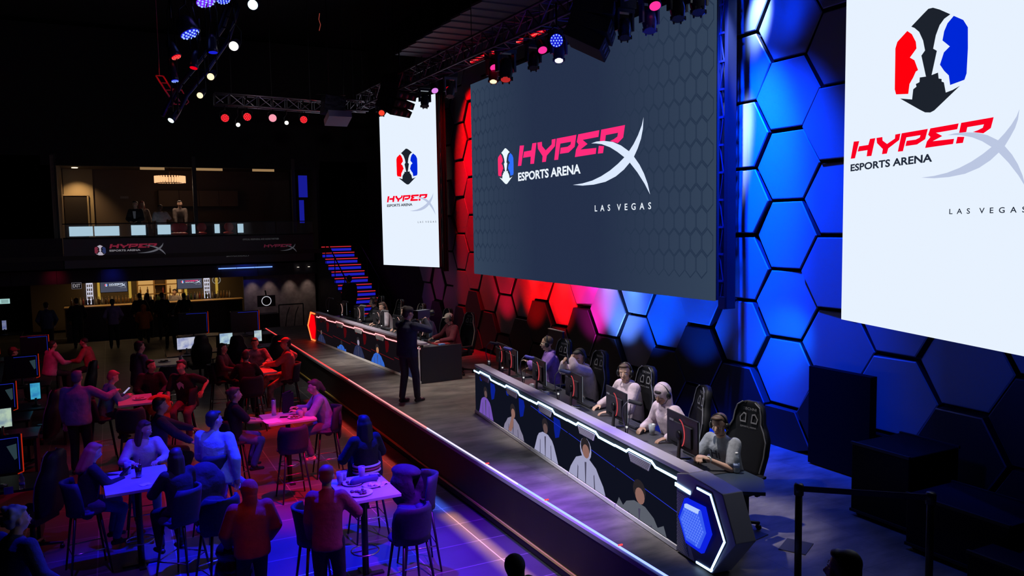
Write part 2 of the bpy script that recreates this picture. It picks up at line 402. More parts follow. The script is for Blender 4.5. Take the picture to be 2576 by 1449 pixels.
for c in range(-7, 17):
    for r in range(-6, 6):
        y = 8.214 + c * .893; z = 5.765 + r * .985 + (.4925 if c % 2 else 0)
        if z < .5 or z > 9.2: continue
        vs = [proj((WX, y + a, z + b)) for a, b in hexpts]
        if all(v[0] < -60 or v[0] > 2640 or v[1] < -60 or v[1] > 1500 for v in vs): continue
        if all(in_quad(v, c_quad) for v in vs) or all(in_quad(v, r_quad) for v in vs) or all(in_quad(v, l_quad) for v in vs): continue
        if y > 26.5: continue
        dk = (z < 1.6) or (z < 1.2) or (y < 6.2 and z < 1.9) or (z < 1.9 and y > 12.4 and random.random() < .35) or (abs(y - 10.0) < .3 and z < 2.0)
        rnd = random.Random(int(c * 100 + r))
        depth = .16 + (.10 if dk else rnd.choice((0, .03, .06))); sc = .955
        pts = [(a * sc, b * sc) for a, b in hexpts]
        if z < 1.2:
            pts = [(a, max(b, SZ + .002 - z)) for a, b in pts]
        fr = frame((8.71, y, z), (0, -1, 0), (0, 0, 1))      # z axis of the frame: (0,-1,0)x(0,0,1) = (-1,0,0)
        tilt = Matrix.Rotation(math.radians(rnd.uniform(-3.5, 3.5)), 4, 'Y') @ Matrix.Rotation(math.radians(rnd.uniform(-2, 2)), 4, 'X')
        if z < 1.2: tilt = Matrix.Identity(4)
        m = MB(); n6 = 6
        outer = [V((p[0], p[1], 0)) for p in pts]; front = [V((p[0], p[1], depth)) for p in pts]; inner = [V((p[0] * .972, p[1] * .972 if z >= 1.2 else p[1], depth + .012)) for p in pts]
        allv = [fr @ (tilt @ q) for q in outer + front + inner]
        m.cur = 1; m.add(allv, [(i, (i + 1) % 6, 6 + (i + 1) % 6, 6 + i) for i in range(6)] + [tuple(range(6))[::-1]], False)
        o_ = len(m.v) - 18
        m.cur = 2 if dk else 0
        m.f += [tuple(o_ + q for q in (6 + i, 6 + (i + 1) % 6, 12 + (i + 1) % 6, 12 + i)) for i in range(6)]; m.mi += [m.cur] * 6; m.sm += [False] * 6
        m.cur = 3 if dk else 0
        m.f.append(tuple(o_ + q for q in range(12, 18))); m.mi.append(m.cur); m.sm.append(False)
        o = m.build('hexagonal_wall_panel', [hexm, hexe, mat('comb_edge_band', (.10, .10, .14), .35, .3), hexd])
        if dk:
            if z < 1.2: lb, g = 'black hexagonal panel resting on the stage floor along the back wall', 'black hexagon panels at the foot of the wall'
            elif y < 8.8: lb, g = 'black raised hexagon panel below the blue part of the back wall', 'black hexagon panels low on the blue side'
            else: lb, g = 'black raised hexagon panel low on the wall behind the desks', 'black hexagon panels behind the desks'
        elif y < 6.3: lb, g = 'dark blue hexagon wall panel below or beside the right white screen', 'dim blue hexagon panels by the right screen'
        elif y < 9.3 and z > 2.8: lb, g = 'bright blue hexagon wall panel between dark centre screen and right white screen', 'bright blue hexagon panels between the screens'
        elif y < 12.9: lb, g = 'blue hexagon wall panel low on the wall behind the blue desk', 'blue hexagon panels under the centre screen'
        elif y < 13.9: lb, g = 'magenta lit hexagon wall panel where red meets blue below the centre screen', 'magenta hexagon panels under the centre screen'
        elif z < 2.9: lb, g = 'red hexagon wall panel low on the wall left of the magenta one', 'red hexagon panels under the screens'
        else: lb, g = 'red hexagon wall panel between left white screen and dark centre screen', 'red hexagon panels between the screens'
        tag(o, lb, 'wall panel', g)

# ------------------------------------------------------------------ the arena's lettering and emblem, traced flat
LOGO = {
 'red': [[(0.101,0.427),(0.296,0.413),(0.155,-0.005),(0.0,0.0)],
  [(0.295,0.28),(0.617,0.274),(0.671,0.415),(0.848,0.409),(0.729,-0.012),(0.566,-0.004),(0.591,0.148),(0.246,0.155)],
  [(0.886,0.406),(1.078,0.402),(1.088,0.314),(1.233,0.214),(1.477,0.307),(1.485,0.401),(1.641,0.4),(1.609,0.257),(1.276,0.103),(1.233,-0.016),(1.078,-0.011),(1.101,0.11),(0.908,0.278)],
  [(1.679,0.4),(2.423,0.386),(2.357,0.168),(2.132,0.08),(1.799,0.088),(1.831,0.203),(2.093,0.196),(2.204,0.225),(2.224,0.277),(1.821,0.285),(1.727,-0.02),(1.573,-0.013)],
  [(2.49,0.385),(3.212,0.375),(3.181,0.259),(2.645,0.265),(2.811,0.171),(2.563,0.094),(3.109,0.068),(3.088,-0.037),(2.361,-0.028),(2.404,0.108),(2.499,0.194),(2.434,0.253)],
  [(3.272,0.375),(4.011,0.364),(3.956,0.158),(3.793,0.08),(3.553,0.142),(3.668,0.161),(3.778,0.193),(3.801,0.258),(3.421,0.262),(3.4,0.166),(3.228,0.174)],
  [(3.191,0.098),(3.359,0.072),(3.326,-0.047),(3.157,-0.04)]],
 'x': [[(2.944,0.167),(3.123,0.181),(3.365,0.166),(3.645,0.116),(3.893,0.028),(4.127,-0.094),(4.271,-0.2),(4.428,-0.348),(4.551,-0.504),(4.652,-0.681),(4.717,-0.861),(4.57,-0.677),(4.364,-0.468),(4.149,-0.288),(3.991,-0.184),(3.78,-0.07),(3.552,0.034),(3.292,0.115),(3.098,0.15)],
  [(4.546,0.423),(4.524,0.231),(4.472,0.078),(4.378,-0.073),(4.271,-0.2),(4.149,-0.288),(3.978,-0.392),(3.73,-0.492),(3.403,-0.565),(3.013,-0.591),(2.629,-0.585),(2.283,-0.55),(2.63,-0.544),(2.964,-0.514),(3.26,-0.457),(3.547,-0.376),(3.8,-0.277),(3.991,-0.184),(4.127,-0.094),(4.262,0.012),(4.39,0.148),(4.494,0.295)]]}
EMB = {'body': [(-0.277,0.392),(-0.102,0.469),(-0.028,0.5),(0.038,0.493),(0.132,0.451),(0.281,0.368),(0.199,0.348),(0.138,0.304),(0.089,0.222),(0.056,0.103),(0.109,0.072),(0.043,-0.144),(0.133,-0.137),(0.144,-0.195),(0.185,-0.207),(0.186,-0.231),(0.218,-0.245),(0.247,-0.344),(0.34,-0.335),(0.434,-0.313),(0.094,-0.488),(0.038,-0.5),(-0.038,-0.488),(-0.117,-0.451),(-0.429,-0.292),(-0.238,-0.332),(-0.224,-0.234),(-0.175,-0.216),(-0.187,-0.189),(-0.132,-0.18),(-0.129,-0.135),(-0.038,-0.143),(-0.113,0.073),(-0.061,0.112),(-0.093,0.214),(-0.155,0.312),(-0.226,0.367)],
 'red': [(-0.337,0.364),(-0.265,0.316),(-0.201,0.226),(-0.189,0.159),(-0.286,0.09),(-0.215,0.049),(-0.157,-0.058),(-0.191,-0.066),(-0.228,-0.116),(-0.283,-0.171),(-0.299,-0.267),(-0.494,-0.24),(-0.517,-0.185),(-0.521,0.232),(-0.492,0.291)],
 'blue': [(0.327,0.342),(0.452,0.273),(0.513,0.193),(0.521,0.005),(0.513,-0.217),(0.488,-0.269),(0.303,-0.284),(0.282,-0.192),(0.217,-0.137),(0.157,-0.068),(0.207,0.036),(0.285,0.074),(0.183,0.152),(0.203,0.232),(0.246,0.295)]}
def logo(parent, fr, u0, v0, s, cols, emb=None, lv=True, vs=1.0, text=True, d=.004, lvk=1.0, xk=1.0):
    """cols: materials red, x, text, body, ered, eblue, lv.  u0,v0: lower left of the first letter"""
    T = lambda pts, q=1.0: [(u0 + p[0] * s, v0 + (p[1] + .01 * p[0]) * s * vs * (q if p[1] < 0 else 1)) for p in pts]
    m = MB()
    for q in LOGO['red']: poly(m, T(q), fr, d)
    m.build('red_lettering', cols['red'], parent)
    m = MB()
    for i, q in enumerate(LOGO['x']): poly(m, T(q, xk), fr, d * 1.6 + i * .0005)
    m.build('curved_cross', cols['x'], parent)
    if text:
        m = MB(); text_in(m, 'ESPORTS ARENA', u0, v0 - .33 * s * vs, 2.56 * s, .185 * s * vs, fr, .03, 0, d); m.build('arena_lettering', cols['text'], parent)
    if lv:
        m = MB(); text_in(m, 'L  A  S    V  E  G  A  S', u0 + 3.04 * s, v0 - 1.055 * s * vs * lvk, 1.70 * s, .115 * s * vs, fr, .012, 0, d); m.build('city_lettering', cols['lv'], parent)
    if emb:
        cx_, cy_, h, wd = emb
        E_ = lambda pts: [(cx_ + p[0] * wd, cy_ + p[1] * h) for p in pts]
        for k, nm, c in (('body', 'emblem_trophy', 'body'), ('red', 'emblem_red_profile', 'ered'), ('blue', 'emblem_blue_profile', 'eblue')):
            m = MB(); poly(m, E_(EMB[k]), fr, d); m.build(nm, cols[c], parent)
DARKC = dict(red=emis('pink_letters', (1, .025, .20), 1), x=emis('white_cross', (.72, .82, 1), 1), text=emis('white_letters', (.85, .92, 1), 1), body=emis('white_body', (.85, .95, 1), 1),
             ered=emis('pink_profile', (1, .03, .16), 1), eblue=emis('azure_profile', (.03, .16, .95), 1), lv=emis('white_letters', (.85, .92, 1), 1))
WHITEC = dict(red=emis('red_letters', (.95, .0, .015), 1), x=emis('pale_cross', (.50, .57, .76), 1), text=emis('ink_letters', (.015, .022, .04), 1), body=emis('ink_body', (.012, .016, .025), 1),
              ered=emis('red_profile', (1, 0, .004), 1), eblue=emis('blue_profile', (0, .02, .68), 1), lv=emis('ink_letters', (.015, .022, .04), 1))

# centre screen
def grad_screen(name, c_edge, c_mid):
    m = bpy.data.materials.new(name); m.use_nodes = True; nt = m.node_tree; b = nt.nodes['Principled BSDF']
    b.inputs['Base Color'].default_value = (0, 0, 0, 1); b.inputs['Emission Strength'].default_value = 1; b.inputs['Roughness'].default_value = .7; b.inputs['Specular IOR Level'].default_value = 0
    tc = _n(nt, 'ShaderNodeTexCoord'); sp = _n(nt, 'ShaderNodeSeparateXYZ'); nt.links.new(tc.outputs['Generated'], sp.inputs[0])
    rp = _n(nt, 'ShaderNodeValToRGB'); e = rp.color_ramp.elements; e[0].color = (*c_edge, 1); e[1].color = (*c_edge, 1)
    x = rp.color_ramp.elements.new(.36); x.color = (*c_mid, 1); x = rp.color_ramp.elements.new(.64); x.color = (*c_mid, 1)
    nt.links.new(sp.outputs['Y'], rp.inputs[0]); nt.links.new(rp.outputs[0], b.inputs['Emission Color']); return m
t = thing('video_wall', 'huge dark slate video wall with pink and white arena lettering, centre of the stage', 'screen', (CS['X'], CS['Y0'], CS['z0']))
W_, H_ = CS['Y0'] - CS['Y1'], CS['z1'] - CS['z0']
MB().box((0, -W_ / 2, H_ / 2), (.02, W_, H_)).build('screen_face', grad_screen('slate_display', (.034, .056, .098), (.018, .029, .066)), t)
MB().box((.12, -W_ / 2, H_ / 2), (.2, W_ - .02, H_ - .02)).build('cabinet', blackm, t)
fr = frame((-.013, 0, 0), (0, -1, 0), (0, 0, 1))
hm = MB()
for side in (0, 1):
    for c in range(0, 13):
        for r in range(0, 15):
            k = c / 12.0; wd = .030 * (1 - k) + .004
            u = .16 + c * .262 + (.131 if r % 2 else 0); u = u if side == 0 else W_ - u
            v = .20 + r * .335
            P0 = [(u + .128 * math.cos(PI / 3 * q + PI / 6) / .866, v + .222 * math.sin(PI / 3 * q + PI / 6)) for q in range(6)]
            P1 = [(u + (.128 - wd * .45) * math.cos(PI / 3 * q + PI / 6) / .866, v + (.222 - wd * .9) * math.sin(PI / 3 * q + PI / 6)) for q in range(6)]
            if min(p[0] for p in P0) < 0.01 or max(p[0] for p in P0) > W_ - .01 or min(p[1] for p in P0) < 0.01 or max(p[1] for p in P0) > H_ - .01: continue
            hm.add([fr @ V((*p, .002)) for p in P0 + P1], [(i, (i + 1) % 6, 6 + (i + 1) % 6, 6 + i) for i in range(6)], False)
hm.build('comb_pattern', emis('slate_pattern', (.019, .034, .068), 1), t)
logo(t, fr, 2.45, 2.46, 1.0, DARKC, emb=(1.85, 2.50, .80, .75))
# mast beside it
t = thing('screen_mast', 'black lattice mast along the right edge of the dark centre screen', 'truss', (8.12, CS['Y1'] - .09, 2.72))
m = MB()
for dx, dy in ((-.06, -.07), (.06, -.07), (-.06, .05), (.06, .05)): m.tube([(dx, dy, 0), (dx, dy, 7.86)], .020, 6)
m.box((0, -.08, 3.9), (.16, .07, 7.8))
m.build('chord', mat('black_steel', (.015, .015, .02), .4, .6), t)
m = MB()
for i in range(15):
    z = i * .4; s_ = 1 if i % 2 else -1
    m.tube([(-.07, .02 - .04 * s_, z), (-.07, .02 + .04 * s_, z + .4)], .010, 5); m.box((-.07, .02, z), (.03, .10, .03))
m.build('lacing', mat('blue_grey_steel', (.02, .025, .07), .4, .6), t)
MB().box((-.0, -.02, .08), (.2, .14, .18)).build('motor_box', black, t)
t = thing('screen_mast', 'black lattice mast along the right edge of the left white screen', 'truss', (7.96, 19.62, 2.8))
m = MB()
for dx, dy in ((-.05, -.05), (.05, -.05), (-.05, .05), (.05, .05)): m.tube([(dx, dy, 0), (dx, dy, 7.78)], .03, 6)
m.box((0, .0, 2.6), (.06, .08, 5.2)); m.build('chord', MATS['black_steel'], t)
m = MB()
for i in range(13):
    z = i * .4; s_ = 1 if i % 2 else -1
    m.tube([(-.05, -.05 * s_, z), (-.05, .05 * s_, z + .4)], .014, 5)
m.build('lacing', mat('dark_red_steel', (.10, .03, .04), .5, .5), t)

def white_screen(label, A, u, Wd, Hh, flip, sx=1.0):
    t = thing('video_screen', label, 'screen', A)
    m = MB(); [m.tube([u * q + V((0, 0, Hh - .1)) + u.cross(V((0, 0, 1))) * (.1 if flip else -.1), u * q + V((0, 0, 10.58 - A.z)) + u.cross(V((0, 0, 1))) * (.1 if flip else -.1)], .012, 6) for q in (Wd * .25, Wd * .75)]; m.build('hanging_cable', blackm, t)
    n = V((0, 0, 1)).cross(u) if flip else u.cross(V((0, 0, 1)))
    fr = frame((0, 0, 0), u, (0, 0, 1)) if not flip else frame(u * Wd, -u, (0, 0, 1))
    e = emis('white_display', (.80, .885, 1), 1.0)
    m = MB(); m.prism([(0, 0), (Wd, 0), (Wd, Hh), (0, Hh)], -.02, fr); m.build('screen_face', e, t)
    m = MB(); m.prism([(.01, .01), (Wd - .01, .01), (Wd - .01, Hh - .01), (.01, Hh - .01)], -.2, fr @ Matrix.Translation((0, 0, -.021))); m.build('cabinet', blackm, t)
    return t, fr
# frame normal must face the hall: u x z for the right screen
t, fr = white_screen('white video screen with the full arena emblem, at the right edge', RA, Ru, 2.75, 4.7, False)
logo(t, fr, .141, 1.83, .526, WHITEC, emb=(1.407, 2.65, .985, .985), vs=.82, lvk=1.42, xk=1.25)
t, fr = white_screen('narrow white video screen with the arena emblem, far left end of the stage', LA, Lu, 2.72, 4.6, True)
logo(t, fr, .28, 1.82, .50, WHITEC, emb=(1.34, 2.78, 1.0, .98), vs=.82, lvk=1.42, xk=1.25)

# ------------------------------------------------------------------ player desks
def honey(mb, x0, x1, z0, z1, fr, inside, s=.022, d=.004):
    r = 0; z = z0
    while z < z1:
        x = x0 + (s if r % 2 else 0)
        while x < x1:
            if inside(x, z): 
                mb.add([fr @ V((x + .80 * s * math.cos(PI / 3 * k + PI / 6), z + .80 * s * math.sin(PI / 3 * k + PI / 6), d)) for k in range(6)], [(0, 1, 2, 3, 4, 5)], False)
            x += 2 * s
        z += 1.62 * s; r += 1
def inpoly(P):
    def f(x, y):
        c = False; n = len(P)
        for i in range(n):
            (x1, y1), (x2, y2) = P[i], P[(i + 1) % n]
            if (y1 > y) != (y2 > y) and x < (x2 - x1) * (y - y1) / (y2 - y1) + x1: c = not c
        return c
    return f
def ribbon(mb, pts, w, fr, d=.01):
    """a flat polyline of width w standing d proud"""
    for (x0, y0), (x1, y1) in zip(pts, pts[1:]):
        L = math.hypot(x1 - x0, y1 - y0); nx, ny = -(y1 - y0) / L * w / 2, (x1 - x0) / L * w / 2; ex, ey = (x1 - x0) / L * w * .4, (y1 - y0) / L * w * .4
        mb.prism([(x0 + nx - ex, y0 + ny - ey), (x1 + nx + ex, y1 + ny + ey), (x1 - nx + ex, y1 - ny + ey), (x0 - nx - ex, y0 - ny - ey)], d, fr)
topmat = mat('desk_worktop', (.05, .05, .058), .35)
slate = mat('desk_rail', (.42, .38, .46), .5, .1)
def figure(mb_list, fr, cx, z0, k):
    """webcam picture of a player on the front screen: flat shapes of the picture"""
    c = k; KX = 1.55; sh_m = emis('pic_fold', (.06, .055, .10), 1)
    def el(u, v, a, b, m, n=14, d=.003): 
        mm = MB(); poly(mm, [(u + KX * a * math.cos(2 * PI * i / n), v + b * math.sin(2 * PI * i / n)) for i in range(n)], fr, d); mb_list.append((mm, m))
    def pl(pts, m, d=.003):
        mm = MB(); poly(mm, [(cx + x * KX, z0 + y) for x, y in pts], fr, d); mb_list.append((mm, m))
    s = c.get('s', 1); hx, hy = c.get('hx', 0), c.get('hy', .40)
    s *= 1.08
    sh = [(-.27 * s, 0), (-.24 * s, .08 * s), (-.19 * s, hy - .21 * s), (-.15 * s, hy - .15 * s), (-.06 * s, hy - .10 * s), (.06 * s, hy - .10 * s), (.15 * s, hy - .15 * s), (.19 * s, hy - .21 * s), (.25 * s, .08 * s), (.28 * s, 0)]
    pl([(x, max(0, y)) for x, y in sh], c['body'], .003)
    for q in (-1, 1): pl([(q * .12 * s, 0), (q * .135 * s, 0), (q * .125 * s, hy - .22 * s), (q * .115 * s, hy - .24 * s)], sh_m, .0034)
    pl([(-.012, .0), (.0, .0), (.012, hy - .14 * s), (-.02, hy - .15 * s)], sh_m, .0034)
    if 'hood' in c: el(cx + hx, z0 + hy - .01, .085 * s, .12 * s, c['hood'], d=.0035)
    if 'hair' in c: el(cx + hx - .005, z0 + hy + .02, .07 * s, .095 * s, c['hair'], d=.004)
    el(cx + hx + .008, z0 + hy - .03 * s, .052 * s, .072 * s, c['face'], d=.0045)
    if 'arm' in c: pl([(-.13 * s, .03), (-.06 * s, .2 * s), (hx - .03, hy - .04), (hx + .02, hy - .07), (.0, .12 * s), (-.06 * s, .02)], c['face'], .005)
def make_desk(label, A, B, led, pics, red):
    A, B = V((*A, SZ)), V((*B, SZ)); L = (B - A).length; u = (B - A) / L
    t = thing('player_desk', label, 'desk', A, math.atan2(u.y, u.x)); fr = frame((0, 0, 0), (1, 0, 0), (0, 0, 1)); bay = L / 5
    z = lambda v: v - SZ
    MB().box((L / 2, .035, .41), (L, .05, .78)).build('front_board', blackm, t)
    MB().box((L / 2 + (.1 if not red else -.1), .075, z(1.58)), (L + .2, .17, .045)).build('top_rail', slate, t, .006)
    MB().box((L / 2, .43, z(1.455)), (L, .68, .04)).build('worktop', topmat, t, .005)
    m = MB()
    for i in range(5): m.box((i * bay + bay / 2, -.008, .03), (bay - .012, .03, .045))
    m.build('kick_strip', mat('white_kick_strip', (.80, .78, .76), .5), t)
    m = MB()
    for i in (0, 1, 2, 3, 4, 5): m.box((min(max(i * bay, .03), L - .03), .30, .36), (.03, .5, .68))
    m.build('support_panel', blackm, t)
    for i in range(5):
        s0 = i * bay; k = bay / 1.27
        P = [(0, 1.49), (.26, 1.49), (.315, 1.525), (.79, 1.525), (.87, 1.485), (1.262, 1.485)]
        m = MB(); ribbon(m, [(s0 + a * k, z(b)) for a, b in P], .024, frame((0, -.012, 0), (1, 0, 0), (0, 0, 1)), .012); lo = m.build('led_line', led, t)
        Q = [(.31, 1.495), (.78, 1.495), (.735, 1.405), (.365, 1.405)]
        f2 = frame((0, -.01, 0), (1, 0, 0), (0, 0, 1)); Q = [(s0 + a * k, z(b)) for a, b in Q]
        m = MB(); m.prism(Q, .012, f2); pad = m.build('vent_pad', mat('pale_vent', (.80, .78, .78), .5), t)
        m = MB(); honey(m, Q[3][0] - .05, Q[1][0], z(1.412), z(1.488), f2, inpoly([(Q[0][0] + .02, Q[0][1] - .008), (Q[1][0] - .02, Q[1][1] - .008), (Q[2][0] - .012, Q[2][1] + .006), (Q[3][0] + .012, Q[3][1] + .006)]), .011, .0135)
        m.build('comb_grille', mat('dark_comb', (.10, .10, .12), .6), pad)
        scr = MB().box((s0 + bay / 2, .0, .375), (bay - .022, .012, .63)).build('display_panel', emis('desk_display_red' if red else 'desk_display_blue', (.006, .004, .006) if red else (.0045, .0055, .013), 1), t)
        f3 = frame((0, -.008, 0), (1, 0, 0), (0, 0, 1)); L_ = []
        figure(L_, f3, s0 + bay * pics[i].get('at', .5), .062, pics[i])
        glow = emis('display_red_glow', (.07, .002, .004), 1) if red else emis('display_blue_glow', (.003, .013, .26), 1)
        if pics[i].get('glow', 1):
            mm = MB(); x = s0 + bay * .64; poly(mm, [(x, .68), (x + .20, .68), (x + .24, .60), (x + .17, .44), (x + .05, .40), (x + .01, .52)], f3, .001); poly(mm, [(x - .55, .68), (x - .42, .68), (x - .44, .62), (x - .52, .62)], f3, .001); L_.append((mm, glow))
        if red or i >= 2:
            mm = MB(); y0, y1 = ((.36, .30) if red else (.66 - .09 * (i - 2) * 1.0, .66 - .09 * (i - 1)))
            ribbon(mm, [(s0 + .02, y0), (s0 + bay - .02, y1)], .007, f3, .002); L_.append((mm, emis('display_red_streak', (.22, .006, .012), 1) if red else emis('display_blue_streak', (.02, .035, .55), 1)))
        seen = {}
        for mm, mt in L_:
            if mt.name in seen: base = seen[mt.name]; base.add(mm.v, mm.f, False)
            else: seen[mt.name] = mm; mm.mt = mt
        for nme, mm in seen.items():
            mm.build('webcam_picture', mm.mt, scr)
    return t, A, u, L
def dk(D, s, tt, z): 
    t, A, u, L = D; n = V((-u.y, u.x, 0)); p = A + u * s + n * tt; return V((p.x, p.y, z))
lav = emis('pic_lavender', (.34, .34, .52), 1); lav2 = emis('pic_dull_lavender', (.22, .20, .30), 1); purp = emis('pic_purple', (.16, .08, .42), 1)
fac = emis('pic_skin', (.26, .13, .11), 1); fac2 = emis('pic_dim_skin', (.12, .07, .07), 1); hai = emis('pic_hair', (.02, .016, .02), 1); gry = emis('pic_grey', (.10, .11, .14), 1)
bl = emis('pic_bright_blue', (.03, .12, .55), 1); drk = emis('pic_navy', (.02, .025, .07), 1)
BD = make_desk('long player desk edged in blue light with five front displays, near end of stage', (5.54, 12.39), (4.87, 6.04), e_lblue,
    [dict(body=purp, face=fac2, hair=hai, s=.8, hy=.40, at=.45), dict(body=lav2, face=fac, hair=hai, s=.95, hy=.36, at=.45, arm=1), dict(body=lav, face=fac2, hair=hai, s=.9, hy=.42, at=.42),
     dict(body=lav, hood=lav, hair=hai, face=fac, s=1.1, hy=.44, at=.40, glow=0), dict(body=gry, hair=hai, face=fac, s=1.15, hy=.30, at=.42, glow=0)], False)
RD = make_desk('long player desk edged in red light with five front displays, far end of stage', (5.14, 22.5), (5.60, 15.25), e_pink,
    [dict(body=drk, face=fac2, s=.8, hy=.3, at=.3), dict(body=bl, face=hai, s=.8, hy=.22, at=.5), dict(body=drk, face=emis('pic_pale_skin', (.3, .25, .35), 1), hair=hai, s=.9, hy=.38, at=.4),
     dict(body=bl, hair=hai, face=emis('pic_warm_skin', (.45, .20, .10), 1), s=.95, hy=.36, at=.3), dict(body=drk, hair=hai, face=fac2, s=.9, hy=.3, at=.5)], True)
# blue end cap, hexagon shield
t = BD[0]; L = BD[3]; z = lambda v: v - SZ; O = L - 6.39
out = [(6.40, 1.545), (6.60, 1.60), (7.14, 1.57), (7.34, 1.18), (6.99, .77), (6.40, .765)]; out = [(a + O, z(b)) for a, b in out]
f2 = frame((0, -.03, 0), (1, 0, 0), (0, 0, 1))
m = MB(); m.prism(out, -.22, f2); capo = m.build('end_shield', mat('shield_shell', (.30, .29, .36), .5, .1), t, .008)
inn = [(6.74, 1.53), (6.99, 1.535), (7.21, 1.15), (6.99, .79), (6.72, .78), (6.60, .98), (6.50, 1.15), (6.62, 1.35)]; inn = [(a + O, z(b)) for a, b in inn]
m = MB(); m.prism(inn, .006, f2); m.build('shield_recess', mat('deep_blue_recess', (.01, .015, .10), .4), capo)
m = MB(); ribbon(m, [(6.77 + O, z(1.51)), (6.975 + O, z(1.51)), (7.19 + O, z(1.15)), (6.985 + O, z(.80)), (6.76 + O, z(.79))], .02, f2, .014); m.build('shield_led', e_lblue, capo)
hx = [(6.62, 1.33), (6.88, 1.34), (6.965, 1.15), (6.86, .96), (6.64, .965), (6.53, 1.15)]; hx = [(a + O, z(b)) for a, b in hx]
hcx = sum(p[0] for p in hx) / 6; hcy = sum(p[1] for p in hx) / 6
m = MB(); m.prism([(hcx + (a - hcx) * 1.18, hcy + (b - hcy) * 1.18) for a, b in hx], .04, f2); m.build('hexagon_rim', emis('rim_blue', (.004, .015, .75), 1), capo)
m = MB(); m.prism([(hcx + (a - hcx) * .96, hcy + (b - hcy) * .96) for a, b in hx], .055, f2); hp = m.build('hexagon_lamp', emis('hexagon_lamp', (.035, .10, .85), 1), capo)
m = MB(); honey(m, 6.5 + O, 7 + O, z(.96), z(1.34), f2, inpoly([(hcx + (a - hcx) * .86, hcy + (b - hcy) * .86) for a, b in hx]), .017, .057); m.build('comb_lens', emis('comb_lens', (.11, .22, 1), 1), hp)
m = MB(); m.prism([(6.64 + O, z(1.325)), (6.86 + O, z(1.335)), (6.85 + O, z(1.30)), (6.64 + O, z(1.29))], .068, f2); m.build('hexagon_top_bar', emis('top_bar_blue', (.45, .6, 1), 1), hp)
m = MB(); ribbon(m, [(6.40 + O, z(1.435)), (6.63 + O, z(1.425))], .035, f2, .012); m.build('short_led', e_lblue, capo)
tr = [[(6.42, 1.39), (6.62, 1.40), (6.47, 1.14), (6.42, 1.16)], [(6.42, 1.14), (6.475, 1.13), (6.62, .79), (6.42, .78)]]
m = MB(); mh = MB()
for q in tr:
    q = [(a + O, z(b)) for a, b in q]; m.prism(q, .006, f2); honey(mh, 6.4 + O, 6.65 + O, z(.78), z(1.4), f2, inpoly(q), .012, .0075)
m.build('side_grille', mat('grille_grey', (.16, .16, .19), .6), capo); mh.build('grille_mesh', mat('grille_pale', (.5, .48, .52), .5), capo)
# end of the worktop: dark blue return board
m = MB(); m.prism([(L - .02, .17), (L + .42, .20), (L + .62, .55), (L + .30, .78), (L - .02, .78)], .035, Matrix.Translation((0, 0, z(1.43)))); m.build('worktop_return', mat('return_board', (.03, .045, .075), .4), t)
MB().box((L + .1, .52, .35), (.05, .45, .68)).build('end_panel', black, t)
# red end: glowing shield and the near black end panel
t = RD[0]
out = [(0.05, 1.59), (-.42, 1.59), (-.76, 1.17), (-.40, .77), (.05, .765)]; out = [(a, z(b)) for a, b in out]
m = MB(); m.prism(out, -.2, f2); capo = m.build('end_shield', MATS['shield_shell'], t)
m = MB(); m.prism([(-.12, z(1.5)), (-.40, z(1.52)), (-.66, z(1.17)), (-.38, z(.82)), (-.12, z(.84)), (-.02, z(1.17))], .02, f2); m.build('hexagon_lamp', emis('red_hexagon', (1, .0, .004), 1.2), capo)
m = MB(); ribbon(m, [(-.04, z(1.57)), (-.41, z(1.575)), (-.73, z(1.17)), (-.41, z(.79)), (-.10, z(.79))], .035, f2, .03); m.build('shield_led', emis('orange_red_led', (1, .13, .03), 2.5), capo)
MB().box((RD[3] - .02, .47, .38), (.05, .94, .75)).build('end_panel', mat('end_panel_black', (.02, .02, .023), .45), t)
m = MB(); ribbon(m, [(RD[3], .045), (RD[3], .78)], .03, f2, .02); m.build('corner_strip', mat('pale_vent', (1, 1, 1)), t)

# ------------------------------------------------------------------ desk equipment
def make_monitor(label, loc, rz, face=None, arc=True, w=.62, h=.36, group=None, logo_m=None):
    """back of the monitor looks along local -y; origin on the desk"""
    t = thing('gaming_monitor', label, 'monitor', loc, rz, group)
    m = MB(); m.box((0, 0, .30), (w, .022, h)); m.box((0, -.02, .28), (w * .7, .03, h * .6)); m.build('housing', mat('monitor_shell', (.018, .018, .022), .45), t, .008)
    MB().box((0, .013, .30), (w - .02, .004, h - .02)).build('screen', face or emis('monitor_glow', (.35, .42, .5), 1), t)
    if arc:
        m = MB(); m.tube([(.11 * math.cos(a), -.040, .29 + .15 * math.sin(a)) for a in [math.radians(q) for q in range(-55, 86, 10)]], .0055, 6); m.build('glowing_arc', logo_m or emis('arc_coral', (.55, .06, .075), 1), t)
        m = MB(); m.lathe([(.05, 0), (.05, .02), (.03, .025)], (0, -.036, .27), 14, Matrix.Rotation(PI / 2, 3, 'X')); m.build('hub', dark, t)
        MB().box((-.17, -.037, .40), (.09, .004, .02)).build('badge', mat('badge_grey', (.2, .2, .22), .5), t)
    m = MB(); m.cap((0, -.05, .02), .022, (0, -.03, .26), .018, 8); m.cap((0, -.04, .015), .012, (-.14, -.16, .006), .008, 8, 3); m.cap((0, -.04, .015), .012, (.14, -.16, .006), .008, 8, 3); m.cap((0, -.04, .015), .012, (0, .1, .006), .008, 8, 3)
    m.build('stand', mat('stand_grey', (.10, .10, .11), .35, .6), t)
    return t
